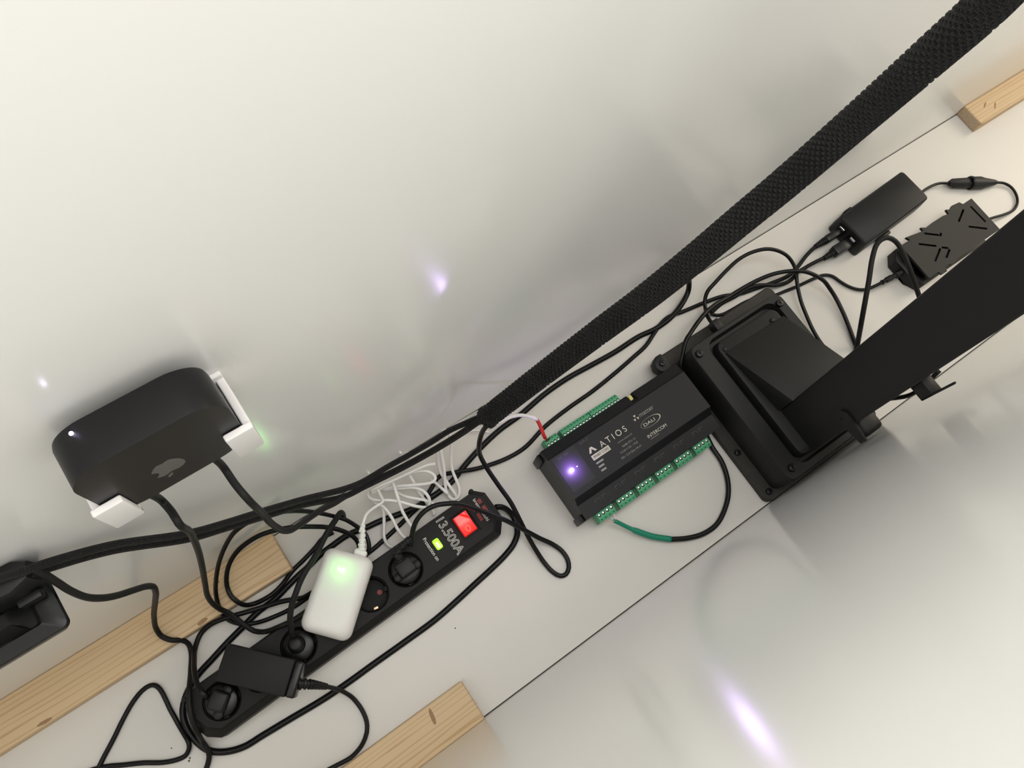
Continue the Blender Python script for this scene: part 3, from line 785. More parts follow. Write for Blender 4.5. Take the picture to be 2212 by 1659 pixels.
point_light('status_glow', (-0.0292, 0.2045 - 0.196, cz1 - cz0 + 0.003), 0.0006, (0.70, 0.6, 1.0), 0.0015, t)


def bracket(side, label):
    """corner clip: arm along the side, shelf below, lip over the front face, plate on the panel"""
    xo = cx + side * 0.0525
    xi = cx + side * 0.0470
    xl = cx + side * 0.0335
    b = thing('mounting_bracket', label, 'bracket', (xo, WALL_BACK, cz0 - 0.0045), 0, 'white printed brackets holding the black box')
    ox, oy, oz = xo, WALL_BACK, cz0 - 0.0045
    zt = 0.507

    def bb(nm, lo, hi):
        lo2 = (min(lo[0], hi[0]) - ox, lo[1] - oy, lo[2] - oz)
        hi2 = (max(lo[0], hi[0]) - ox, hi[1] - oy, hi[2] - oz)
        return box(nm, lo2, hi2, M['white_print3d'], b, bevel=0.0012, seg=3)
    bb('side_arm', (xi, 0.1765, cz0 - 0.0045), (xo, WALL_BACK, zt - 0.006))
    bb('shelf', (xl, 0.1765, cz0 - 0.0045), (xo, WALL_BACK, cz0 - 0.0003))
    bb('front_lip', (xl, 0.1760, cz0 - 0.0045), (xo, 0.1810, zt))
    bb('back_plate', (xl, WALL_BACK - 0.004, cz0 - 0.0045), (xo, WALL_BACK - 0.0001, zt))
    return b


bracket(-1, 'white plastic corner bracket under the left end of the black box')
bracket(1, 'white plastic corner bracket under the right end of the black box')

# ------------------------------------------------------------------ black bracket box at the left edge, on the back panel
t = thing('wall_bracket', 'black moulded bracket box on back panel at the left edge', 'bracket', (-0.31, WALL_BACK, 0.33))
ox, oy, oz = -0.31, WALL_BACK, 0.33
cxx, cyy, hx, hy = -0.31 - ox, (0.167 + WALL_BACK) / 2 - oy, 0.1135, (WALL_BACK - 0.167) / 2
zt = 0.352 - oz


def rl(cx_, cy_, hx_, hy_, r_, z_):
    return lift(rrect(cx_, cy_, hx_, hy_, r_, 5), z_)


loft('housing', [rl(cxx, cyy, hx - 0.008, hy - 0.004, 0.004, 0.0), rl(cxx, cyy, hx, hy - 0.0002, 0.005, zt - 0.003),
                 rl(cxx, cyy, hx - 0.001, hy - 0.0012, 0.005, zt), rl(cxx, cyy, hx - 0.012, hy - 0.011, 0.006, zt + 0.004),
                 rl(cxx, cyy, hx - 0.0150, hy - 0.0125, 0.005, zt + 0.003), rl(cxx, cyy, hx - 0.024, hy - 0.016, 0.005, zt - 0.016)], M['gloss_black'], t)
bm = bmesh.new()
for p in ((-0.085, -0.0385, zt - 0.012), (0.084, -0.0385, zt - 0.012), (0.076, -0.029, zt - 0.004), (-0.085, -0.019, zt - 0.004),
          (-0.085, -0.0385, zt - 0.0165), (0.084, -0.0385, zt - 0.0165), (0.076, -0.029, zt - 0.0165), (-0.085, -0.019, zt - 0.0165)):
    bm.verts.new(p)
bm.verts.ensure_lookup_table()
for q in ((0, 1, 2, 3), (7, 6, 5, 4), (0, 4, 5, 1), (1, 5, 6, 2), (2, 6, 7, 3), (3, 7, 4, 0)):
    bm.faces.new([bm.verts[i] for i in q])
bm_obj('inner_ramp', bm, M['cable_grey'], t)
prism('clip_block', [(0.092, -0.0005), (0.068, -0.0005), (0.066, -0.018), (0.100, -0.022), (0.114, -0.018), (0.118, -0.006), (0.108, -0.0005)],
      zt + 0.001, 0.390 - oz, M['black_plastic'], t, bevel=0.003)
box('clip_tongue', (0.092, -0.028, zt + 0.004), (0.110, -0.021, 0.366 - oz), M['black_plastic'], t, bevel=0.002)

# ------------------------------------------------------------------ monitor stand
t = thing('monitor_stand', 'black monitor stand with screwed base box and tall flat post', 'stand', (0.595, 0.02, 0))
ox, oy = 0.595, 0.02


def S(x, y):
    return (x - ox, y - oy)


def rs(x0, x1, y0, y1, r, z, n=6):
    return lift(rrect((x0 + x1) / 2 - ox, (y0 + y1) / 2 - oy, (x1 - x0) / 2, (y1 - y0) / 2, r, n), z)


loft('flange', [rs(0.4885, 0.702, -0.0965, 0.1475, 0.010, 0.0), rs(0.4885, 0.702, -0.0965, 0.1475, 0.010, 0.010),
                rs(0.490, 0.7005, -0.0955, 0.146, 0.009, 0.0115)], M['dust'], t)
# lug sticking out at the back corner of the flange
prism('flange_lug', [S(0.489, 0.10), S(0.489, 0.142), S(0.486, 0.1475), S(0.478, 0.1475), S(0.471, 0.143), S(0.468, 0.134), S(0.471, 0.125), S(0.478, 0.121)],
      0.0125, 0.030, M['black_plastic'], t, bevel=0.002)
fx0, fx1, fy0, fy1 = 0.5055, 0.672, -0.0885, 0.1275
loft('base_box', [rs(fx0 - 0.001, fx1 + 0.001, fy0 - 0.0005, fy1 + 0.001, 0.012, 0.0115), rs(fx0, fx1, fy0, fy1, 0.012, 0.0575), rs(fx0 + 0.0015, fx1 - 0.0015, fy0 + 0.0015, fy1 - 0.0015, 0.011, 0.060),
                  rs(0.531, 0.657, -0.079, 0.1215, 0.016, 0.060), rs(0.534, 0.654, -0.076, 0.1185, 0.014, 0.0485), rs(0.5385, 0.6495, -0.0715, 0.114, 0.012, 0.0485),
                  rs(0.5405, 0.6475, -0.0695, 0.112, 0.011, 0.0635), rs(0.542, 0.646, -0.068, 0.1105, 0.010, 0.0645)], M['satin_black'], t)


def screw(x, y, z, r, parent):
    s = lathe('screw', [(r, 0), (r, r * 0.45), (r * 0.82, r * 0.7), (r * 0.3, r * 0.78)], M['gloss_black'], parent, seg=18)
    s.location = (x - ox, y - oy, z)
    for a in (35, 125):
        c = box('slot', (-r * 0.5, -r * 0.11, r * 0.74), (r * 0.5, r * 0.11, r * 0.86), M['recess'], s)
        c.rotation_euler = (0, 0, R(a))
    return s


for x, y in ((0.5155, 0.1140), (0.6605, 0.1115), (0.520, -0.0735), (0.661, -0.076)):
    screw(x, y, 0.060, 0.0054, t)
for x, y, z in ((0.4965, -0.020, 0.0115), (0.4985, -0.0845, 0.0115)):
    screw(x, y, z, 0.0045, t)
screw(0.4785, 0.1345, 0.030, 0.0040, t)
for x, y in ((0.5475, 0.1000), (0.632, 0.0975)):
    screw(x, y, 0.0645, 0.0028, t)
# cable gland at the back of the base
box('cable_gland', (0.5735 - ox, 0.1275 - oy, 0.020), (0.5855 - ox, 0.146 - oy, 0.038), M['black_plastic'], t, bevel=0.002)
# sloping cover in front of the post
gx0, gx1, gy0, gy1 = 0.5445, 0.650, -0.006, 0.096
bm = bmesh.new()
g = [(gx0, gy1, 0.0645), (gx1, gy1 - 0.002, 0.0645), (gx1 + 0.004, gy0, 0.0645), (gx0 + 0.009, gy0, 0.0645),
     (gx0, gy1, 0.0665), (gx1, gy1 - 0.002, 0.0665), (gx1 + 0.004, gy0, 0.107), (gx0 + 0.009, gy0, 0.107)]
for p in g:
    bm.verts.new((p[0] - ox, p[1] - oy, p[2]))
bm.verts.ensure_lookup_table()
for q in ((3, 2, 1, 0), (4, 5, 6, 7), (0, 1, 5, 4), (1, 2, 6, 5), (2, 3, 7, 6), (3, 0, 4, 7)):
    bm.faces.new([bm.verts[i] for i in q])
bmesh.ops.bevel(bm, geom=bm.edges[:], offset=0.0007, segments=2, profile=0.5, affect='EDGES')
bm_obj('post_cover', bm, M['satin_black'], t, smooth=True)
# post, leaning very slightly towards the back panel
PX0, PX1 = 0.556, 0.602


def post_y(z):
    return -0.0725 + 0.0464 * (z - 0.066), -0.0070 + 0.0464 * (z - 0.066)


lps = []
for z in (0.0645, 0.30, 0.60, 0.90):
    a, b = post_y(z)
    lps.append(rs(PX0, PX1, a, b, 0.0025, z, 3))
loft('post', lps, M['satin_black'], t)
# strap clip at the foot of the post
a, b = post_y(0.165)
prism('strap_clip', [(y - oy, z) for y, z in ((-0.047, 0.166), (-0.045, 0.174), (-0.052, 0.181), (-0.060, 0.180), (-0.090, 0.176), (-0.090, 0.164), (-0.062, 0.158), (-0.052, 0.158))],
      0.0, 0.003, M['satin_black'], t, bevel=0.0006).matrix_local = Matrix(((0, 0, 1, PX0 - 0.003 - ox), (1, 0, 0, 0), (0, 1, 0, 0), (0, 0, 0, 1)))
lathe('clip_hole', [(0.0018, 0), (0.0018, 0.0002)], M['recess'], t, seg=14, mtx=Matrix.Translation((PX0 - 0.0031 - ox, -0.0545 - oy, 0.166)) @ Matrix.Rotation(R(-90), 4, 'Y'))
box('lower_knob', (0.590 - ox, -0.0930 - oy, 0.104), (0.622 - ox, -0.068 - oy, 0.128), M['black_plastic'], t, bevel=0.006, seg=3)
# cable hook on the front side of the post
a, b = post_y(0.27)
boxes('cable_hook', [((0.572 - ox, -0.0815 - oy, 0.270), (0.586 - ox, a + 0.002 - oy, 0.290)), ((0.572 - ox, -0.0815 - oy, 0.270), (0.575 - ox, -0.0790 - oy, 0.325))], M['black_plastic'], t, bevel=0.001)

# ------------------------------------------------------------------ power strip
SX, SY, SA = -0.028, 0.0905, R(1.97)
strip = thing('power_strip', 'long black power strip with lit red switch and six sockets', 'power strip', (SX, SY, 0), SA)
HL, HW, SH = 0.2055, 0.0315, 0.044


def strip_outline(ins, hl=HL, hw=HW):
    # the long bevel is wide on the front side, narrow on the back side
    hl, hb, hw = hl - ins, hw - ins * 0.4, hw - ins
    # right end chamfered, left end rounder and slimmer
    return [(hl, -hw + 0.016), (hl, hb - 0.010), (hl - 0.010, hb), (-hl + 0.014, hb), (-hl + 0.003, hb - 0.012), (-hl, hb - 0.026),
            (-hl + 0.001, -hw + 0.024), (-hl + 0.006, -hw + 0.010), (-hl + 0.018, -hw), (hl - 0.014, -hw)]


def so(ins, z):
    return lift(strip_outline(ins), z)


hs = loft('housing', [so(0.0015, 0.0), so(0.0, 0.003), so(0.0, 0.034), so(0.0055, 0.0425), so(0.0075, SH)], M['strip_black'], strip, smooth=False)
SOCK = [0.0735 - 0.048 * i for i in range(6)]
cut = []
for sx in SOCK:
    c = lathe('cutter', [(0.0208, 0.0262), (0.0208, 0.060)], M['recess'], seg=40)
    c.matrix_world = Matrix.Translation((SX, SY, 0)) @ Matrix.Rotation(SA, 4, 'Z') @ Matrix.Translation((sx, 0, 0))
    cut.append(c)
c = box('cutter', (-0.0125, -0.0165, 0.0405), (0.0125, 0.0165, 0.060), M['recess'])
c.matrix_world = Matrix.Translation((SX, SY, 0)) @ Matrix.Rotation(SA, 4, 'Z') @ Matrix.Translation((0.1615, 0.003, 0))
cut.append(c)
bpy.context.view_layer.update()
subtract(hs, cut)
# socket inserts
cup_me = None
for i, sx in enumerate(SOCK):
    if i == 0:
        so_ = loft('socket', [lift([(0.0203 * math.cos(2 * math.pi * k / 40), 0.0203 * math.sin(2 * math.pi * k / 40)) for k in range(40)], z) for z in (0.0262, 0.0432)] +
                   [lift([(r * math.cos(2 * math.pi * k / 40), r * math.sin(2 * math.pi * k / 40)) for k in range(40)], z) for r, z in ((0.0196, 0.0436), (0.0188, 0.0432), (0.0184, 0.0275), (0.0176, 0.0268))],
                   M['recess'], strip)
        parts = []
        for s in (-1, 1):
            o = box('earth_contact', (-0.0028, s * 0.0166 - 0.0016, 0.0268), (0.0028, s * 0.0166 + 0.0016, 0.0428), M['copper'], so_, bevel=0.0007)
            parts.append(o)
            o = box('guide_rib', (s * 0.0172 - 0.0016, -0.0030, 0.0268), (s * 0.0172 + 0.0016, 0.0030, 0.0425), M['recess'], so_, bevel=0.0004)
            parts.append(o)
            o = lathe('pin_hole', [(0.0030, 0.02685), (0.0030, 0.0270)], M['red_dot'] if s > 0 else M['strip_black'], so_, seg=16)
            o.location = (s * 0.0095, 0, 0)
            parts.append(o)
        first = so_
    else:
        so_ = first.copy()
        link(so_, strip)
        for p in parts:
            q = p.copy()
            link(q, so_)
    so_.location = (sx, 0, 0)
    so_.rotation_euler = (0, 0, R(-14))
# rocker switch, upper half pressed in
box('switch_bezel', (0.1615 - 0.0125, 0.003 - 0.0165, 0.0405), (0.1615 + 0.0125, 0.003 + 0.0165, 0.0412), M['recess'], strip)
bm = bmesh.new()
g = [(-0.0095, -0.0135, 0.041), (0.0095, -0.0135, 0.041), (0.0095, 0.0135, 0.041), (-0.0095, 0.0135, 0.041),
     (-0.0090, -0.0125, 0.0455), (0.0090, -0.0125, 0.0455), (0.0090, 0.0130, 0.0505), (-0.0090, 0.0130, 0.0505)]
for p in g:
    bm.verts.new((0.1615 + p[0], 0.003 + p[1], p[2]))
bm.verts.ensure_lookup_table()
for q in ((3, 2, 1, 0), (4, 5, 6, 7), (0, 1, 5, 4), (1, 2, 6, 5), (2, 3, 7, 6), (3, 0, 4, 7)):
    bm.faces.new([bm.verts[i] for i in q])
bmesh.ops.bevel(bm, geom=bm.edges[:], offset=0.0007, segments=2, profile=0.5, affect='EDGES')
sw = bm_obj('rocker_switch', bm, M['red_switch'], strip, smooth=True)
o = prism('switch_mark', rrect(0, 0, 0.0040, 0.0007, 0.0006, 3), 0, 0.0002, M['red_glow'], sw)
o.location = (0.1605, 0.0065, 0.0495)
o.rotation_euler = (R(11), 0, 0)
o = mesh_obj('switch_ring', *tube_data([Vector((0.0028 * math.cos(k * 0.3926), 0.0036 * math.sin(k * 0.3926), 0)) for k in range(17)], 0.0005, 6)[:2], M['red_glow'], sw)
o.location = (0.1610, -0.0035, 0.0475)
o.rotation_euler = (R(11), 0, 0)
point_light('switch_glow', (0.1615, 0.001, 0.060), 0.0012, (1.0, 0.03, 0.02), 0.006, strip)
# protection lamp
lens = prism('protection_lamp', rrect(0.1207, 0.0025, 0.0042, 0.0068, 0.0022, 3), 0.0437, 0.0462, M['lime_led'], strip, bevel=0.0008)
prism('lamp_core', [(0.1190, 0.0050), (0.1188, -0.001), (0.1205, -0.0035), (0.1222, -0.0015), (0.1216, 0.0050)], 0.0461, 0.0465, M['lime_core'], lens)
point_light('lamp_glow', (0.1207, 0.0025, 0.052), 0.0005, (0.6, 1.0, 0.1), 0.003, strip)
text('13.500A', (0.1345, 0.0262, SH + 0.0003), R(-92), M['print_white'], strip, width=0.0490, height=0.0112, fill=False, bevel=0.024)
text('Protection on', (0.1092, 0.0175, SH + 0.0003), R(-91), M['print_bright'], strip, width=0.0310, height=0.0044)
text('brennenstuhl', (0.1860, 0.0215, SH + 0.0003), R(-92), M['print_white'], strip, width=0.031, height=0.0040)
for a, b in ((0.0125, 0.0185), (-0.0015, 0.0085)):
    box('logo_block', (0.1898, a, SH), (0.1945, b, SH + 0.0003), M['print_red'], strip)
    box('logo_block', (0.1790, a - 0.004, SH), (0.1832, b - 0.004, SH + 0.0003), M['print_red'], strip)
lathe('hanging_lug', [(0.0032, 0.0), (0.0032, 0.012), (0.0022, 0.014)], M['strip_black'], strip, seg=14).location = (HL - 0.013, HW + 0.001, 0.022)
lathe('hanging_lug', [(0.0032, 0.0), (0.0032, 0.012), (0.0022, 0.014)], M['strip_black'], strip, seg=14).location = (-HL + 0.005, HW - 0.006, 0.022)


def strip_world(x, y, z):
    p = Matrix.Translation((SX, SY, 0)) @ Matrix.Rotation(SA, 4, 'Z') @ Vector((x, y, z))
    return p


def world_child(o, parent):
    """parent without moving the mesh that was built in world coordinates"""
    o.parent = parent
    bpy.context.view_layer.update()
    o.matrix_parent_inverse = parent.matrix_world.inverted()
    return o


world_child(cable('mains_lead', 'strip_cord', 0.0038, M['cable_black'], None, sides=12), strip)


# ------------------------------------------------------------------ cables with plugs in the strip
def plug_parts(root, sx, angle, grips=True, top=0.058):
    """earthed plug sitting in the socket; angle: direction the lead leaves (world z rotation)"""
    p = strip_world(sx, 0, 0)
    m = Matrix.Translation((p.x, p.y, 0)) @ Matrix.Rotation(angle, 4, 'Z')
    body = lathe('plug_body', [(0.0178, 0.0275), (0.0180, 0.046), (0.0168, 0.0485), (0.0135, 0.0500)], M['gloss_black'], None, seg=32)
    body.data.transform(m)
    world_child(body, root)
    if grips:
        g = box('plug_grip', (-0.0105, -0.0090, 0.049), (0.0105, 0.0100, top + 0.006), M['black_plastic'], None, bevel=0.003, seg=3)
        g.data.transform(m)
        world_child(g, body)
        for s in (-1, 1):
            w = lathe('plug_wing', [(0.0052, 0.049), (0.0056, 0.053), (0.0046, 0.0565), (0.0020, 0.0575)], M['black_plastic'], None, seg=18)
            w.data.transform(m @ Matrix.Translation((s * 0.0125, -0.0035, 0)))
            world_child(w, body)
    else:
        g = lathe('plug_grip', [(0.0100, 0.049), (0.0092, 0.056), (0.0062, 0.060), (0.0050, 0.0605)], M['black_plastic'], None, seg=24)
        g.data.transform(m @ Matrix.Translation((0, 0.002, 0)))
        world_child(g, body)
    return body


def cord(name, key, r, m, label, cat='cable', group=None, **kw):
    o = cable(name, key, r, m, None, **kw)
    return tag(o, label, cat, group)


r_ = thing('mains_cable', 'black cord plugged in beside the red switch, looping right over the board', 'mains cable', tuple(strip_world(SOCK[0], 0, 0)))
world_child(cable('lead', 'plug_one', 0.0030, M['cable_black'], None, sides=12), r_)
plug_parts(r_, SOCK[0], R(2))
pp_ = strip_world(SOCK[0], 0, 0)
world_child(rib_relief('strain_relief', [(pp_.x - 0.001, pp_.y + 0.009, 0.057), (pp_.x + 0.002, pp_.y + 0.020, 0.062), CABLES['plug_one'][0][1]], 0.0058, 0.0042, 5, M['black_plastic'], None), r_)

r_ = thing('mains_cable', 'black cord rising from the socket between the white and dark bricks', 'mains cable', tuple(strip_world(SOCK[3], 0, 0)))
world_child(cable('lead', 'plug_four', 0.0034, M['cable_grey'], None, sides=12), r_)
plug_parts(r_, SOCK[3], R(20), grips=False)

r_ = thing('mains_cable', 'black cord plugged into the last socket at the strip\'s rounded end', 'mains cable', tuple(strip_world(SOCK[5], 0, 0)))
world_child(cable('lead', 'cord_six', 0.0030, M['cable_black'], None, sides=12), r_)
plug_parts(r_, SOCK[5], R(40))

# ------------------------------------------------------------------ white driver brick on the strip
DA = R(41)
t = thing('led_driver', 'rounded white brick with glowing green leaf lying across the power strip', 'driver', (-0.0335, 0.1115, 0.046), DA)
DL, DW = 0.0475, 0.0290


def dl(ins, z):
    return lift(rrect(0, 0, DL - ins, DW - ins, 0.011, 7), z)


loft('body', [dl(0.004, 0.0), dl(0.0015, 0.0015), dl(0.0, 0.006), dl(0.0, 0.014), dl(0.0012, 0.021), dl(0.0040, 0.0265), dl(0.0075, 0.0287), dl(0.011, 0.0293)], M['white_plastic'], t)
# etched frame with the leaf, whose halo is painted into the lines
fx, fy = 0.0255, 0.0025
for lo, hi in (((fx - 0.0065, fy - 0.0115), (fx - 0.0060, fy + 0.0115)), ((fx + 0.0060, fy - 0.0115), (fx + 0.0065, fy + 0.0115)),
               ((fx - 0.0065, fy - 0.0120), (fx + 0.0065, fy - 0.0115)), ((fx - 0.0065, fy + 0.0115), (fx + 0.0065, fy + 0.0120))):
    box('etched_line', (lo[0], lo[1], 0.0290), (hi[0], hi[1], 0.0295), M['etch_halo'], t)
leaf = [(-0.0012, 0.0), (0.0005, 0.0012), (0.0022, 0.0040), (0.0008, 0.0048), (-0.0012, 0.0044), (-0.0022, 0.0022), (-0.0030, -0.0010), (-0.0026, -0.0032), (-0.0008, -0.0042), (0.0012, -0.0034), (0.0020, -0.0018), (0.0010, -0.0006)]
prism('leaf_light', [(fx + x, fy + y) for x, y in leaf], 0.0292, 0.0297, M['green_led'], t)
point_light('leaf_glow', (fx, fy, 0.0430), 0.009, (0.25, 1.0, 0.20), 0.003, t)
box('lead_socket', (0.0465, -0.0185, 0.008), (0.0535, -0.0035, 0.021), M['white_plastic'], t, bevel=0.0025, seg=3)
ld = cable('lead', 'driver_lead', 0.0020, M['white_cable'], None, sides=8)
world_child(ld, t)
bpy.context.view_layer.update()
mw = t.matrix_world
a = mw @ Vector((0.0530, -0.011, 0.0145))
world_child(rib_relief('strain_relief', [tuple(a), tuple(a * 0.5 + Vector(CABLES['driver_lead'][0][1]) * 0.5), CABLES['driver_lead'][0][1]], 0.0052, 0.0024, 6, M['white_plastic'], None), t)

# ------------------------------------------------------------------ dark adapter brick on the strip
AA = math.atan2(0.0680 - 0.1312, -0.0997 + 0.158)
t = thing('power_adapter', 'matt charcoal adapter brick lying across the rounded end of the strip', 'adapter', (-0.1420, 0.0857, 0.046), AA)
box('body', (-0.0430, -0.0195, 0.0), (0.0330, 0.0195, 0.0285), M['cable_grey'], t, bevel=0.0016, seg=3)
box('end_cap', (0.0331, -0.0190, 0.0005), (0.0430, 0.0190, 0.0280), M['gloss_black'], t, bevel=0.0022, seg=3)
bpy.context.view_layer.update()
a = t.matrix_world @ Vector((0.0425, -0.004, 0.0150))
world_child(rib_relief('strain_relief', [tuple(a), tuple(a * 0.45 + Vector(CABLES['adapter_cord'][0][1]) * 0.55), CABLES['adapter_cord'][0][2]], 0.0066, 0.0036, 7, M['black_plastic'], None), t)
world_child(cable('lead', 'adapter_cord', 0.0026, M['cable_grey'], None), t)

# ------------------------------------------------------------------ controller module
CX, CY = 0.369, 0.0705
t = thing('controller_module', 'black rail controller with green terminals and glowing violet light', 'controller', (CX, CY, 0))


def cm(x, y):
    return (x - CX, y - CY)


mx0, mx1 = 0.2605, 0.4830
# stepped housing, profile across the module swept along it (one notch at the back edge)
prof = [(0.0205, 0.0), (0.0205, 0.0455), (0.0400, 0.0470), (0.0475, 0.0560), (0.0490, 0.0580), (0.1060, 0.0580), (0.1085, 0.0560), (0.1200, 0.0530), (0.1215, 0.0515), (0.1215, 0.0)]
prof_n = [(y, z) if y < 0.105 else (min(y, 0.1120), z) for y, z in prof]
secs = [(mx0, prof), (0.3985, prof), (0.3985, prof_n), (0.4085, prof_n), (0.4085, prof), (mx1, prof)]
loft('housing', [[(x - CX, y - CY, z) for y, z in pr] for x, pr in secs], M['module_black'], t, smooth=False)
for yy in ((0.0205, 0.030), (0.110, 0.1215)):
    box('end_tab', (mx0 - 0.004 - CX, yy[0] - CY, 0.004), (mx0 - CX, yy[1] - CY, 0.040), M['module_black'], t, bevel=0.001)
box('jumper_block', (0.3993 - CX, 0.1125 - CY, 0.030), (0.4038 - CX, 0.1195 - CY, 0.0545), M['yellow'], t, bevel=0.0004)
box('painted_glow_window', (0.2640 - CX, 0.0560 - CY, 0.0580), (0.2990 - CX, 0.1050 - CY, 0.0582), painted_glow_mat('violet_painted_glow', (0.011, 0.0105, 0.012), (0.30, 0.10, 0.85), 1.1, (0.2788 - CX, 0.0804 - CY, 0.0582), 0.030), t)  # violet spill round the indicator, painted as emission on the tinted window
lathe('indicator_light', [(0.0023, 0.0582), (0.0023, 0.0590), (0.0014, 0.0596)], M['purple_led'], t, seg=16).location = (0.2788 - CX, 0.0804 - CY, 0)
lathe('small_light', [(0.0006, 0.0582), (0.0006, 0.0587)], M['white_led'], t, seg=10).location = (0.2868 - CX, 0.0806 - CY, 0)
point_light('indicator_glow', (0.2788 - CX, 0.0804 - CY, 0.0665), 0.06, (0.56, 0.40, 1.0), 0.0028, t)


def tx(s, p, q, m, h=None, z=0.0583, **kw):
    w = q[0] - p[0]
    return text(s, (p[0] - CX, p[1] - CY, z), math.atan2(q[1] - p[1], q[0] - p[0]), m, t, width=w, height=h, **kw)


tx('ATIOS', (0.3277, 0.0828), (0.3697, 0.0828), M['print_cream'], 0.0079, space=1.5)
tx('www.atios.ch', (0.3490, 0.0755), (0.3718, 0.0755), M['print_grey'], 0.0022)
tx('RS485 RTU 1.0', (0.3511, 0.0680), (0.3716, 0.0681), M['print_grey'], 0.0027)
tx('12-24 V DC / PoE', (0.3439, 0.0627), (0.3714, 0.0626), M['print_grey'], 0.0027)
tx('Eth / 2.4 GHz Wi-Fi', (0.3409, 0.0564), (0.3726, 0.0563), M['print_grey'], 0.0027)
tx('matter', (0.3945, 0.0876), (0.4175, 0.0876), M['print_grey'], 0.0046)
tx('DALI', (0.3915, 0.0741), (0.4091, 0.0741), M['print_cream'], 0.0042)
tx('INTERCOM', (0.3864, 0.0594), (0.4172, 0.0594), M['print_cream'], 0.0042)
tx('INPUT', (0.3066, 0.1002), (0.3202, 0.1002), M['print_faint'], 0.0035)
tx('DC 24V', (0.2719, 0.0993), (0.2884, 0.0993), M['print_faint'], 0.0035)
tx('RELAYS', (0.2771, 0.0412), (0.2934, 0.0412), M['print_faint'], 0.0030, z=0.0473)
b_ = box('name_plate', (0.3094 - CX, 0.0745 - CY, 0.0580), (0.3366 - CX, 0.0812 - CY, 0.0583), M['print_cream'], t)
text('SMART CORE', (0.3110 - CX, 0.0762 - CY, 0.0585), 0, M['module_black'], b_, width=0.0240, height=0.0035)
prism('chevron_mark', [cm(*p) for p in ((0.3097, 0.0842), (0.3128, 0.0842), (0.3156, 0.0888), (0.3184, 0.0842), (0.3215, 0.0842), (0.3172, 0.0912), (0.3140, 0.0912))], 0.0580, 0.0583, M['print_cream'], t)
for k in range(3):
    a = R(90 + 120 * k)
    c_ = Vector((0.3888, 0.0902)) + Vector((math.cos(a), math.sin(a))) * 0.0029
    tri = []
    for j in range(3):
        b2 = a + R(180 + 120 * j)
        tri.append(cm(c_.x + 0.0020 * math.cos(b2), c_.y + 0.0020 * math.sin(b2)))
    prism('arrow_mark', tri, 0.0580, 0.0583, M['print_cream'], t)
# oval ring, thicker at its right end
ov, of = [], []
for k in range(48):
    a = 2 * math.pi * k / 48
    w = 0.00025 + 0.0011 * max(0, math.cos(a)) ** 2
    for rr in (0, 1):
        ov.append(((0.4028 - CX) + (0.0158 - rr * w) * math.cos(a), (0.0763 - CY) + (0.0058 - rr * w * 0.8) * math.sin(a), 0.0583))
for k in range(48):
    k2 = (k + 1) % 48
    of.append((2 * k, 2 * k2, 2 * k2 + 1, 2 * k + 1))
mesh_obj('oval_mark', ov, of, M['print_cream'], t)
box('underline_mark', (0.3880 - CX, 0.0568 - CY, 0.0580), (0.4018 - CX, 0.0574 - CY, 0.0583), M['print_grey'], t)
for x0, x1, y in ((0.3096, 0.3205, 0.0686), (0.3096, 0.3180, 0.0632), (0.3096, 0.3172, 0.0578)):
    box('label_mark', (x0 - CX, y - CY, 0.0580), (x1 - CX, y + 0.0024 - CY, 0.0583), M['print_grey'], t)
# relay symbols, faint
for i in range(6):
    x = 0.2830 + i * 0.0322
    for lo, hi in (((x, 0.0300), (x + 0.0006, 0.0340)), ((x, 0.0340), (x + 0.006, 0.0346)), ((x + 0.0068, 0.0300), (x + 0.0074, 0.0340)),
                   ((x + 0.011, 0.0300), (x + 0.0116, 0.0340)), ((x + 0.011, 0.0340), (x + 0.017, 0.0346))):
        box('relay_symbol', (lo[0] - CX, lo[1] - CY, 0.0464), (hi[0] - CX, hi[1] - CY, 0.0468), M['print_faint'], t)


def terminal(x0, n, y_in, y_out, z_top, pitch):
    """one pluggable block: body, a screw per pole, a wire hole per pole on the outer ledge"""
    x1 = x0 + n * pitch
    s = 1 if y_out > y_in else -1
    ym = y_in + (y_out - y_in) * 0.62
    pr = [(y_in, 0.010), (y_in, z_top), (ym, z_top), (y_out, z_top - 0.0035), (y_out, 0.010)]
    b = loft('terminal_block', [[(x - CX, y - CY, z) for y, z in pr] for x in (x0, x1)], M['terminal'], t, smooth=False)
    for k in range(n):
        xc = x0 + (k + 0.5) * pitch
        o = lathe('screw_well', [(pitch * 0.36, 0), (pitch * 0.36, 0.00015)], M['hole'], b, seg=14)
        o.location = (xc - CX, y_in + (y_out - y_in) * 0.32 - CY, z_top)
        o = lathe('terminal_screw', [(pitch * 0.20, 0), (pitch * 0.20, 0.0003)], M['screw_metal'], b, seg=12)
        o.location = (xc - CX - pitch * 0.04, y_in + (y_out - y_in) * 0.26 - CY, z_top + 0.0001)
        w = 0.0008
        y0 = y_in + (y_out - y_in) * 0.80
        zz = z_top - 0.0035 * (0.80 - 0.62) / 0.38
        o = box('wire_hole', (xc - w - CX, y0 - w - CY, zz - 0.0006), (xc + w - CX, y0 + w - CY, zz + 0.0004), M['hole'], b)
    return b


for x0, n in ((0.2785, 4), (0.3045, 9), (0.3520, 9)):
    terminal(x0, n, 0.1222, 0.1348, 0.030, 0.0051)
for i in range(6):
    terminal(0.2790 + i * 0.0322, 4, 0.0200, 0.0078, 0.030, 0.0064)
    if i < 5:
        box('terminal_spacer', (0.2790 + i * 0.0322 + 0.0257 - CX, 0.0085 - CY, 0.010), (0.2790 + i * 0.0322 + 0.0321 - CX, 0.0200 - CY, 0.0265), M['terminal_dark'], t)

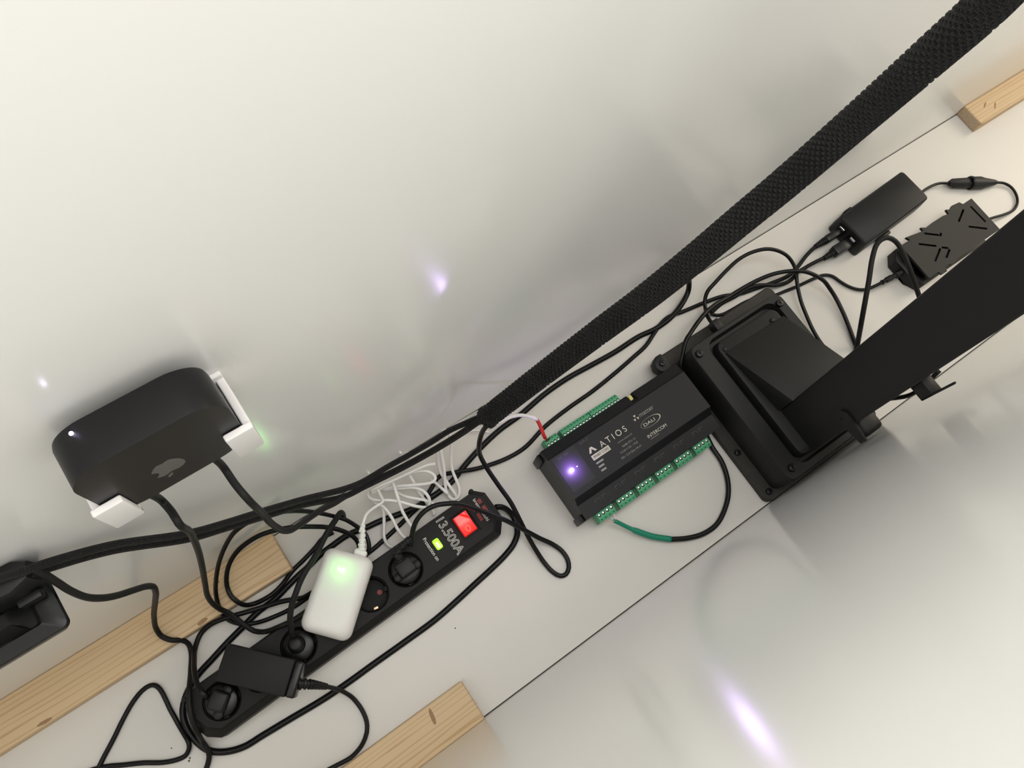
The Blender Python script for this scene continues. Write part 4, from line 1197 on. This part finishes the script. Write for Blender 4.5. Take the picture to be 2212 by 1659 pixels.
# sensor lead into the module
rt = thing('sensor_lead', 'white lead with red heat-shrink end going into the green terminals', 'cable', (CABLES['sensor_lead'][0][-1][0], CABLES['sensor_lead'][0][-1][1], 0.03))
world_child(cable('sheath', 'sensor_lead', 0.0022, M['white_cable'], None), rt)
world_child(cable('heat_shrink', 'sensor_shrink', 0.0024, M['red_shrink'], None), rt)
e_ = Vector(CABLES['sensor_shrink'][0][-1])
CABLES['core_a'] = [[tuple(e_), tuple(e_ + Vector((0.0015, -0.004, -0.005))), (0.2835, 0.1335, 0.0290)]]
CABLES['core_b'] = [[tuple(e_), tuple(e_ + Vector((0.003, -0.003, -0.005))), (0.2885, 0.1335, 0.0290)]]
world_child(cable('core_wire', 'core_a', 0.0007, M['red_shrink'], None, sides=6, step=0.002), rt)
world_child(cable('core_wire', 'core_b', 0.0007, M['cable_black'], None, sides=6, step=0.002), rt)
o = lathe('end_marker', [(0.0026, -0.003), (0.0027, 0.003)], M['white_cable'], None, seg=12,
          mtx=Matrix.Translation(Vector(CABLES['sensor_lead'][0][-2])) @ (Vector(CABLES['sensor_lead'][0][-1]) - Vector(CABLES['sensor_lead'][0][-3])).to_track_quat('Z', 'Y').to_matrix().to_4x4())
world_child(o, rt)

# relay lead with green heat-shrink
rt = thing('relay_lead', 'black lead with green heat-shrink end looping below the controller', 'cable', (CABLES['relay_cable'][0][-1][0], CABLES['relay_cable'][0][-1][1], 0))
world_child(cable('sheath', 'relay_cable', 0.0034, M['cable_black'], None, sides=12), rt)
v, f, u = tube_data(spline(CABLES['relay_shrink'][0], 0.003), lambda q: 0.0040 if q < 0.62 else 0.0040 - 0.0012 * min(1, (q - 0.62) / 0.06), 12)
world_child(mesh_obj('heat_shrink', v, f, M['green_shrink'], None, smooth=True), rt)
for k, mm in (('wire_pink', 'pink_wire'), ('wire_white', 'white_cable'), ('wire_green', 'green_wire')):
    world_child(cable('core_wire', k, 0.0006, M[mm], None, sides=6, step=0.002), rt)

# ------------------------------------------------------------------ braided sleeve rising to the right
path = spline(CABLES['sleeve'][0], 0.0013)
rnd = random.Random(2)


def sleeve_relief(i, k):
    return 0.00045 * (1 if ((i // 2) + (k // 2)) % 2 else -1)


def sleeve_rad(q):
    return 0.0117 + (0.0009 * max(0, 1 - q / 0.02))


v, f, u = tube_data(path, sleeve_rad, 56, relief=sleeve_relief)
sl = thing('cable_sleeve', 'thick black braided cable sleeve rising along the back panel', 'cable sleeve', tuple(path[0]))
world_child(mesh_obj('braid', v, f, M['sleeve'], None, smooth=False, uvs=u), sl)
# frayed bristles at the open end
sv, sf = [], []
d0 = (path[0] - path[4]).normalized()
for i in range(150):
    a = rnd.random() * 6.283
    n1 = d0.orthogonal().normalized()
    n2 = d0.cross(n1)
    rad = n1 * math.cos(a) + n2 * math.sin(a)
    p = path[0] - d0 * rnd.random() * 0.004 + rad * (0.0112 + 0.0010 * rnd.random())
    q = p + d0 * (0.002 + 0.004 * rnd.random()) + rad * (0.0025 * (rnd.random() - 0.15)) + n1.cross(rad) * 0.002 * (rnd.random() - 0.5)
    w = d0.cross(rad) * 0.00035
    o = len(sv)
    sv += [p - w, p + w, p + rad * 0.0006, q]
    sf += [(o, o + 1, o + 3), (o + 1, o + 2, o + 3), (o + 2, o, o + 3), (o, o + 2, o + 1)]
tag(world_child(mesh_obj('frayed_end', sv, sf, M['cable_black'], None), sl), kind='stuff')

# ------------------------------------------------------------------ loose cables
cord('braided_cable', 'bundle_a', 0.0033, M['braid'], 'upper black braided cable sagging from the left bracket into the sleeve', group='braided cables running into the sleeve', sides=14)
cord('braided_cable', 'bundle_b', 0.0033, M['braid'], 'lower black braided cable sagging from the left bracket into the sleeve', group='braided cables running into the sleeve', sides=14)
cord('signal_cable', 'grey_lead', 0.0030, M['cable_grey'], 'charcoal cable stepping down from left bracket over the pine batten', sides=12)
cord('signal_cable', 'tv_left', 0.0030, M['cable_grey'], 'charcoal cable hanging from the middle of the black streaming box', sides=12)
cord('signal_cable', 'tv_right', 0.0030, M['cable_grey'], 'charcoal cable hanging from the right end of the black streaming box', sides=12)
cord('looped_cable', 'loop_big', 0.0026, M['cable_black'], 'black cable in the wider, outer loop over the pine batten end')
cord('looped_cable', 'loop_small', 0.0028, M['cable_black'], 'black cable in the tighter, inner loop over the pine batten end')
cord('floor_cable', 'lead_one', 0.0029, M['cable_black'], 'black cable crossing the board between sleeve and controller to the far adapter')
cord('floor_cable', 'lead_two', 0.0029, M['cable_black'], 'short black cable with ribbed plug at the far adapter')
cord('looped_cable', 'loop_tall', 0.0028, M['cable_black'], 'black cable arching behind the stand base to its right side')
cord('signal_cable', 'cord_stand', 0.0031, M['cable_black'], 'black cable curving over the back of the stand base to the post')
cord('supply_cable', 'lead_supply', 0.0024, M['cable_black'], 'thin black cable running into the slotted adapter tray')
cord('signal_cable', 'lead_arch', 0.0036, M['cable_grey'], 'thick charcoal cable arching up beside the slotted adapter tray', sides=12)
cord('floor_cable', 'floor_loop', 0.0027, M['cable_black'], 'black cable making a pointed loop on the board at bottom left')
cord('white_cable', 'white_coil', 0.0020, M['white_cable'], 'folded white cable dropping from the braided cables beside the strip', sides=8)
cord('white_cable', 'thin_back', 0.0020, M['white_cable'], 'white cable tucked behind the braided cables at the sleeve mouth', sides=8)
cord('white_cable', 'thin_floor', 0.0013, M['white_cable'], 'short thin white wire on the board below the sleeve mouth', sides=8)
cord('signal_cable', 'hook_lead', 0.0026, M['cable_black'], 'black cable held by the hook on the stand post')

# white nail clips on the back panel, above the braided cables
for x, z, lab in ((0.0755, 0.0045, 'small white cable clip nailed to back panel, left of the two'), (0.1232, 0.0045, 'small white cable clip nailed to back panel, right of the two')):
    c_ = thing('cable_clip', lab, 'cable clip', (x, WALL_BACK, z), 0, 'white nail clips')
    prism('saddle', [(-0.006, 0.0), (-0.006, -0.004), (-0.003, -0.008), (0.002, -0.009), (0.005, -0.006), (0.006, 0.0)], -0.003, 0.003, M['white_plastic'], c_, bevel=0.0006)
    lathe('nail_head', [(0.0014, 0), (0.0014, 0.0006)], M['chrome'], c_, seg=12).location = (-0.0035, -0.003, 0.003)

# ------------------------------------------------------------------ far adapters on the right
P1 = (0.9305, 0.1495)
t = thing('power_supply', 'smooth black adapter brick with two plugs in its near end', 'power supply', (P1[0], P1[1], 0), R(3))


def pl(hx_, hy_, z):
    return lift(rrect(0, 0, hx_, hy_, 0.006, 4), z)


loft('body', [pl(0.0735, 0.0285, 0.0), pl(0.075, 0.030, 0.002), pl(0.075, 0.030, 0.0165), pl(0.0735, 0.0290, 0.0345), pl(0.0715, 0.0270, 0.0365)], M['black_plastic'], t)
box('side_foot', (-0.040, 0.0295, 0.004), (-0.025, 0.0345, 0.014), M['black_plastic'], t, bevel=0.002)
box('side_foot', (-0.030, -0.0355, 0.004), (-0.005, -0.0295, 0.016), M['black_plastic'], t, bevel=0.002)
for y, w in ((0.0125, 0.008), (-0.010, 0.010)):
    box('inlet', (-0.0762, y - w, 0.006), (-0.0745, y + w, 0.028), M['recess'], t, bevel=0.0006)
bpy.context.view_layer.update()
for y, key, wd in ((0.0125, 'lead_one', 0.0055), (-0.010, 'lead_two', 0.0080)):
    a = t.matrix_world @ Vector((-0.0755, y, 0.0165))
    e2 = Vector(CABLES[key][0][-1])
    dirv = (e2 - a)
    L = min(max(dirv.length, 0.02), 0.034)
    q = dirv.to_track_quat('X', 'Z')
    plug = box('inlet_plug', (0, -wd, -0.0075), (L, wd, 0.0075), M['gloss_black'], None, bevel=0.002, seg=2)
    plug.data.transform(Matrix.Translation(a) @ q.to_matrix().to_4x4())
    world_child(plug, t)
    box('plug_face', (-0.0788, y - 0.0045, 0.0245), (-0.0770, y + 0.0045, 0.0285), M['chrome'] if key == 'lead_one' else M['white_side'], t, bevel=0.0008)
    rl_ = rib_relief('strain_relief', [tuple(a + dirv.normalized() * L), tuple(a + dirv.normalized() * (L + 0.010)), tuple(a + dirv.normalized() * (L + 0.020))], 0.0058, 0.0036, 6, M['black_plastic'], None)
    world_child(rl_, t)
# link lead with in-line connector
lk = thing('link_lead', 'short black lead with in-line connector between the two far adapters', 'cable', (1.118, 0.112, 0.0))
world_child(cable('lead', 'link_lead', 0.0022, M['cable_black'], None), lk)
world_child(cable('lead', 'link_lead_b', 0.0022, M['cable_black'], None), lk)
a, b = Vector(CABLES['link_lead'][0][-1]), Vector(CABLES['link_lead_b'][0][0])
d = (b - a)
q = d.to_track_quat('X', 'Z').to_matrix().to_4x4()
Lc = d.length
cn = loft('connector', [[(x, w * math.cos(R(k * 45 + 22.5)), hh * math.sin(R(k * 45 + 22.5))) for k in range(8)] for x, w, hh in
                        ((-0.002, 0.004, 0.004), (0.004, 0.0077, 0.0063), (Lc * 0.40, 0.0090, 0.0069), (Lc * 0.44, 0.0090, 0.0069), (Lc * 0.45, 0.0107, 0.0078), (Lc * 0.70, 0.0107, 0.0078), (Lc * 0.78, 0.0083, 0.0063), (Lc * 0.97, 0.005, 0.005), (Lc + 0.002, 0.0034, 0.0034))],
          M['black_plastic'], None)
cn.data.transform(Matrix.Translation(a) @ q)
world_child(cn, lk)
rg = loft('connector_nut', [[(x, w * math.cos(R(k * 30)), w * math.sin(R(k * 30))) for k in range(12)] for x, w in ((Lc * 0.425, 0.0108), (Lc * 0.455, 0.0114))], M['gloss_black'], None)
rg.data.transform(Matrix.Translation(a) @ q)
world_child(rg, cn)

P2 = (0.983, 0.0555)
t = thing('power_supply', 'black adapter in a slotted printed tray beside the stand post', 'power supply', (P2[0], P2[1], 0), R(0))
px = lambda x, y: (x - P2[0], y - P2[1])
# tray floor and chamfered near end
prism('tray_base', [px(0.893, 0.060), px(0.893, 0.040), px(0.905, 0.021), px(1.064, 0.021), px(1.064, 0.088), px(0.925, 0.088)], 0.0, 0.004, M['black_plastic'], t)
prism('tray_end', [px(0.893, 0.074), px(0.893, 0.042), px(0.903, 0.0215), px(0.921, 0.0215), px(0.921, 0.0285), px(0.906, 0.0315), px(0.900, 0.046), px(0.900, 0.070), px(0.921, 0.081), px(0.921, 0.0885), px(0.906, 0.0885)],
      0.0, 0.022, M['black_plastic'], t, bevel=0.0008)
box('brick', (0.922 - P2[0], 0.028 - P2[1], 0.004), (1.056 - P2[0], 0.0825 - P2[1], 0.031), M['gloss_black'], t, bevel=0.0015)
# lid with wavy clip edges
lid = [px(*p) for p in ((0.905, 0.0245), (0.925, 0.0245), (0.928, 0.0185), (0.938, 0.0180), (0.941, 0.0245), (0.951, 0.0245), (0.953, 0.0225), (0.966, 0.0225), (0.968, 0.0245), (1.066, 0.0245),
                        (1.066, 0.0875), (1.046, 0.0875), (1.043, 0.0930), (1.028, 0.0950), (1.020, 0.0915), (1.014, 0.0950), (1.013, 0.0870), (1.002, 0.0895), (0.978, 0.0900), (0.962, 0.0890), (0.955, 0.0935), (0.955, 0.0870),
                        (0.945, 0.0890), (0.922, 0.0935), (0.925, 0.0870), (0.905, 0.0875))]
lidm = prism('lid', lid, 0.0315, 0.0355, M['satin_black'], t)


slits = []
for x, y, l, ang in ((1.028, 0.0745, 0.024, 26), (1.0545, 0.0620, 0.030, -88), (1.0365, 0.0450, 0.028, -38), (0.9620, 0.0760, 0.022, -38), (0.9745, 0.0680, 0.006, 26),
                     (0.9430, 0.0660, 0.026, -38), (0.9450, 0.0455, 0.024, 26), (0.9640, 0.0480, 0.010, -38), (0.9610, 0.0385, 0.016, 26)):
    o = box('cutter', (-l * 0.54, -0.0017, 0.028), (l * 0.54, 0.0017, 0.040), M['recess'])
    o.location = (x, y, 0)
    o.rotation_euler = (0, 0, R(ang))
    slits.append(o)
bpy.context.view_layer.update()
subtract(lidm, slits)
lathe('brass_ring', [(0.0016, 0), (0.0034, 0.0008), (0.0034, 0.0022), (0.0016, 0.003)], M['brass'], t, seg=16).location = (1.068 - P2[0], 0.064 - P2[1], 0.026)
bpy.context.view_layer.update()
a = Vector((0.926, 0.052, 0.016))
e2 = Vector(CABLES['lead_supply'][0][-2])
pg = rib_relief('inlet_plug', [tuple(a), tuple(a * 0.5 + e2 * 0.5), tuple(e2)], 0.0068, 0.0040, 4, M['gloss_black'], None)
world_child(pg, t)

bpy.context.view_layer.update()
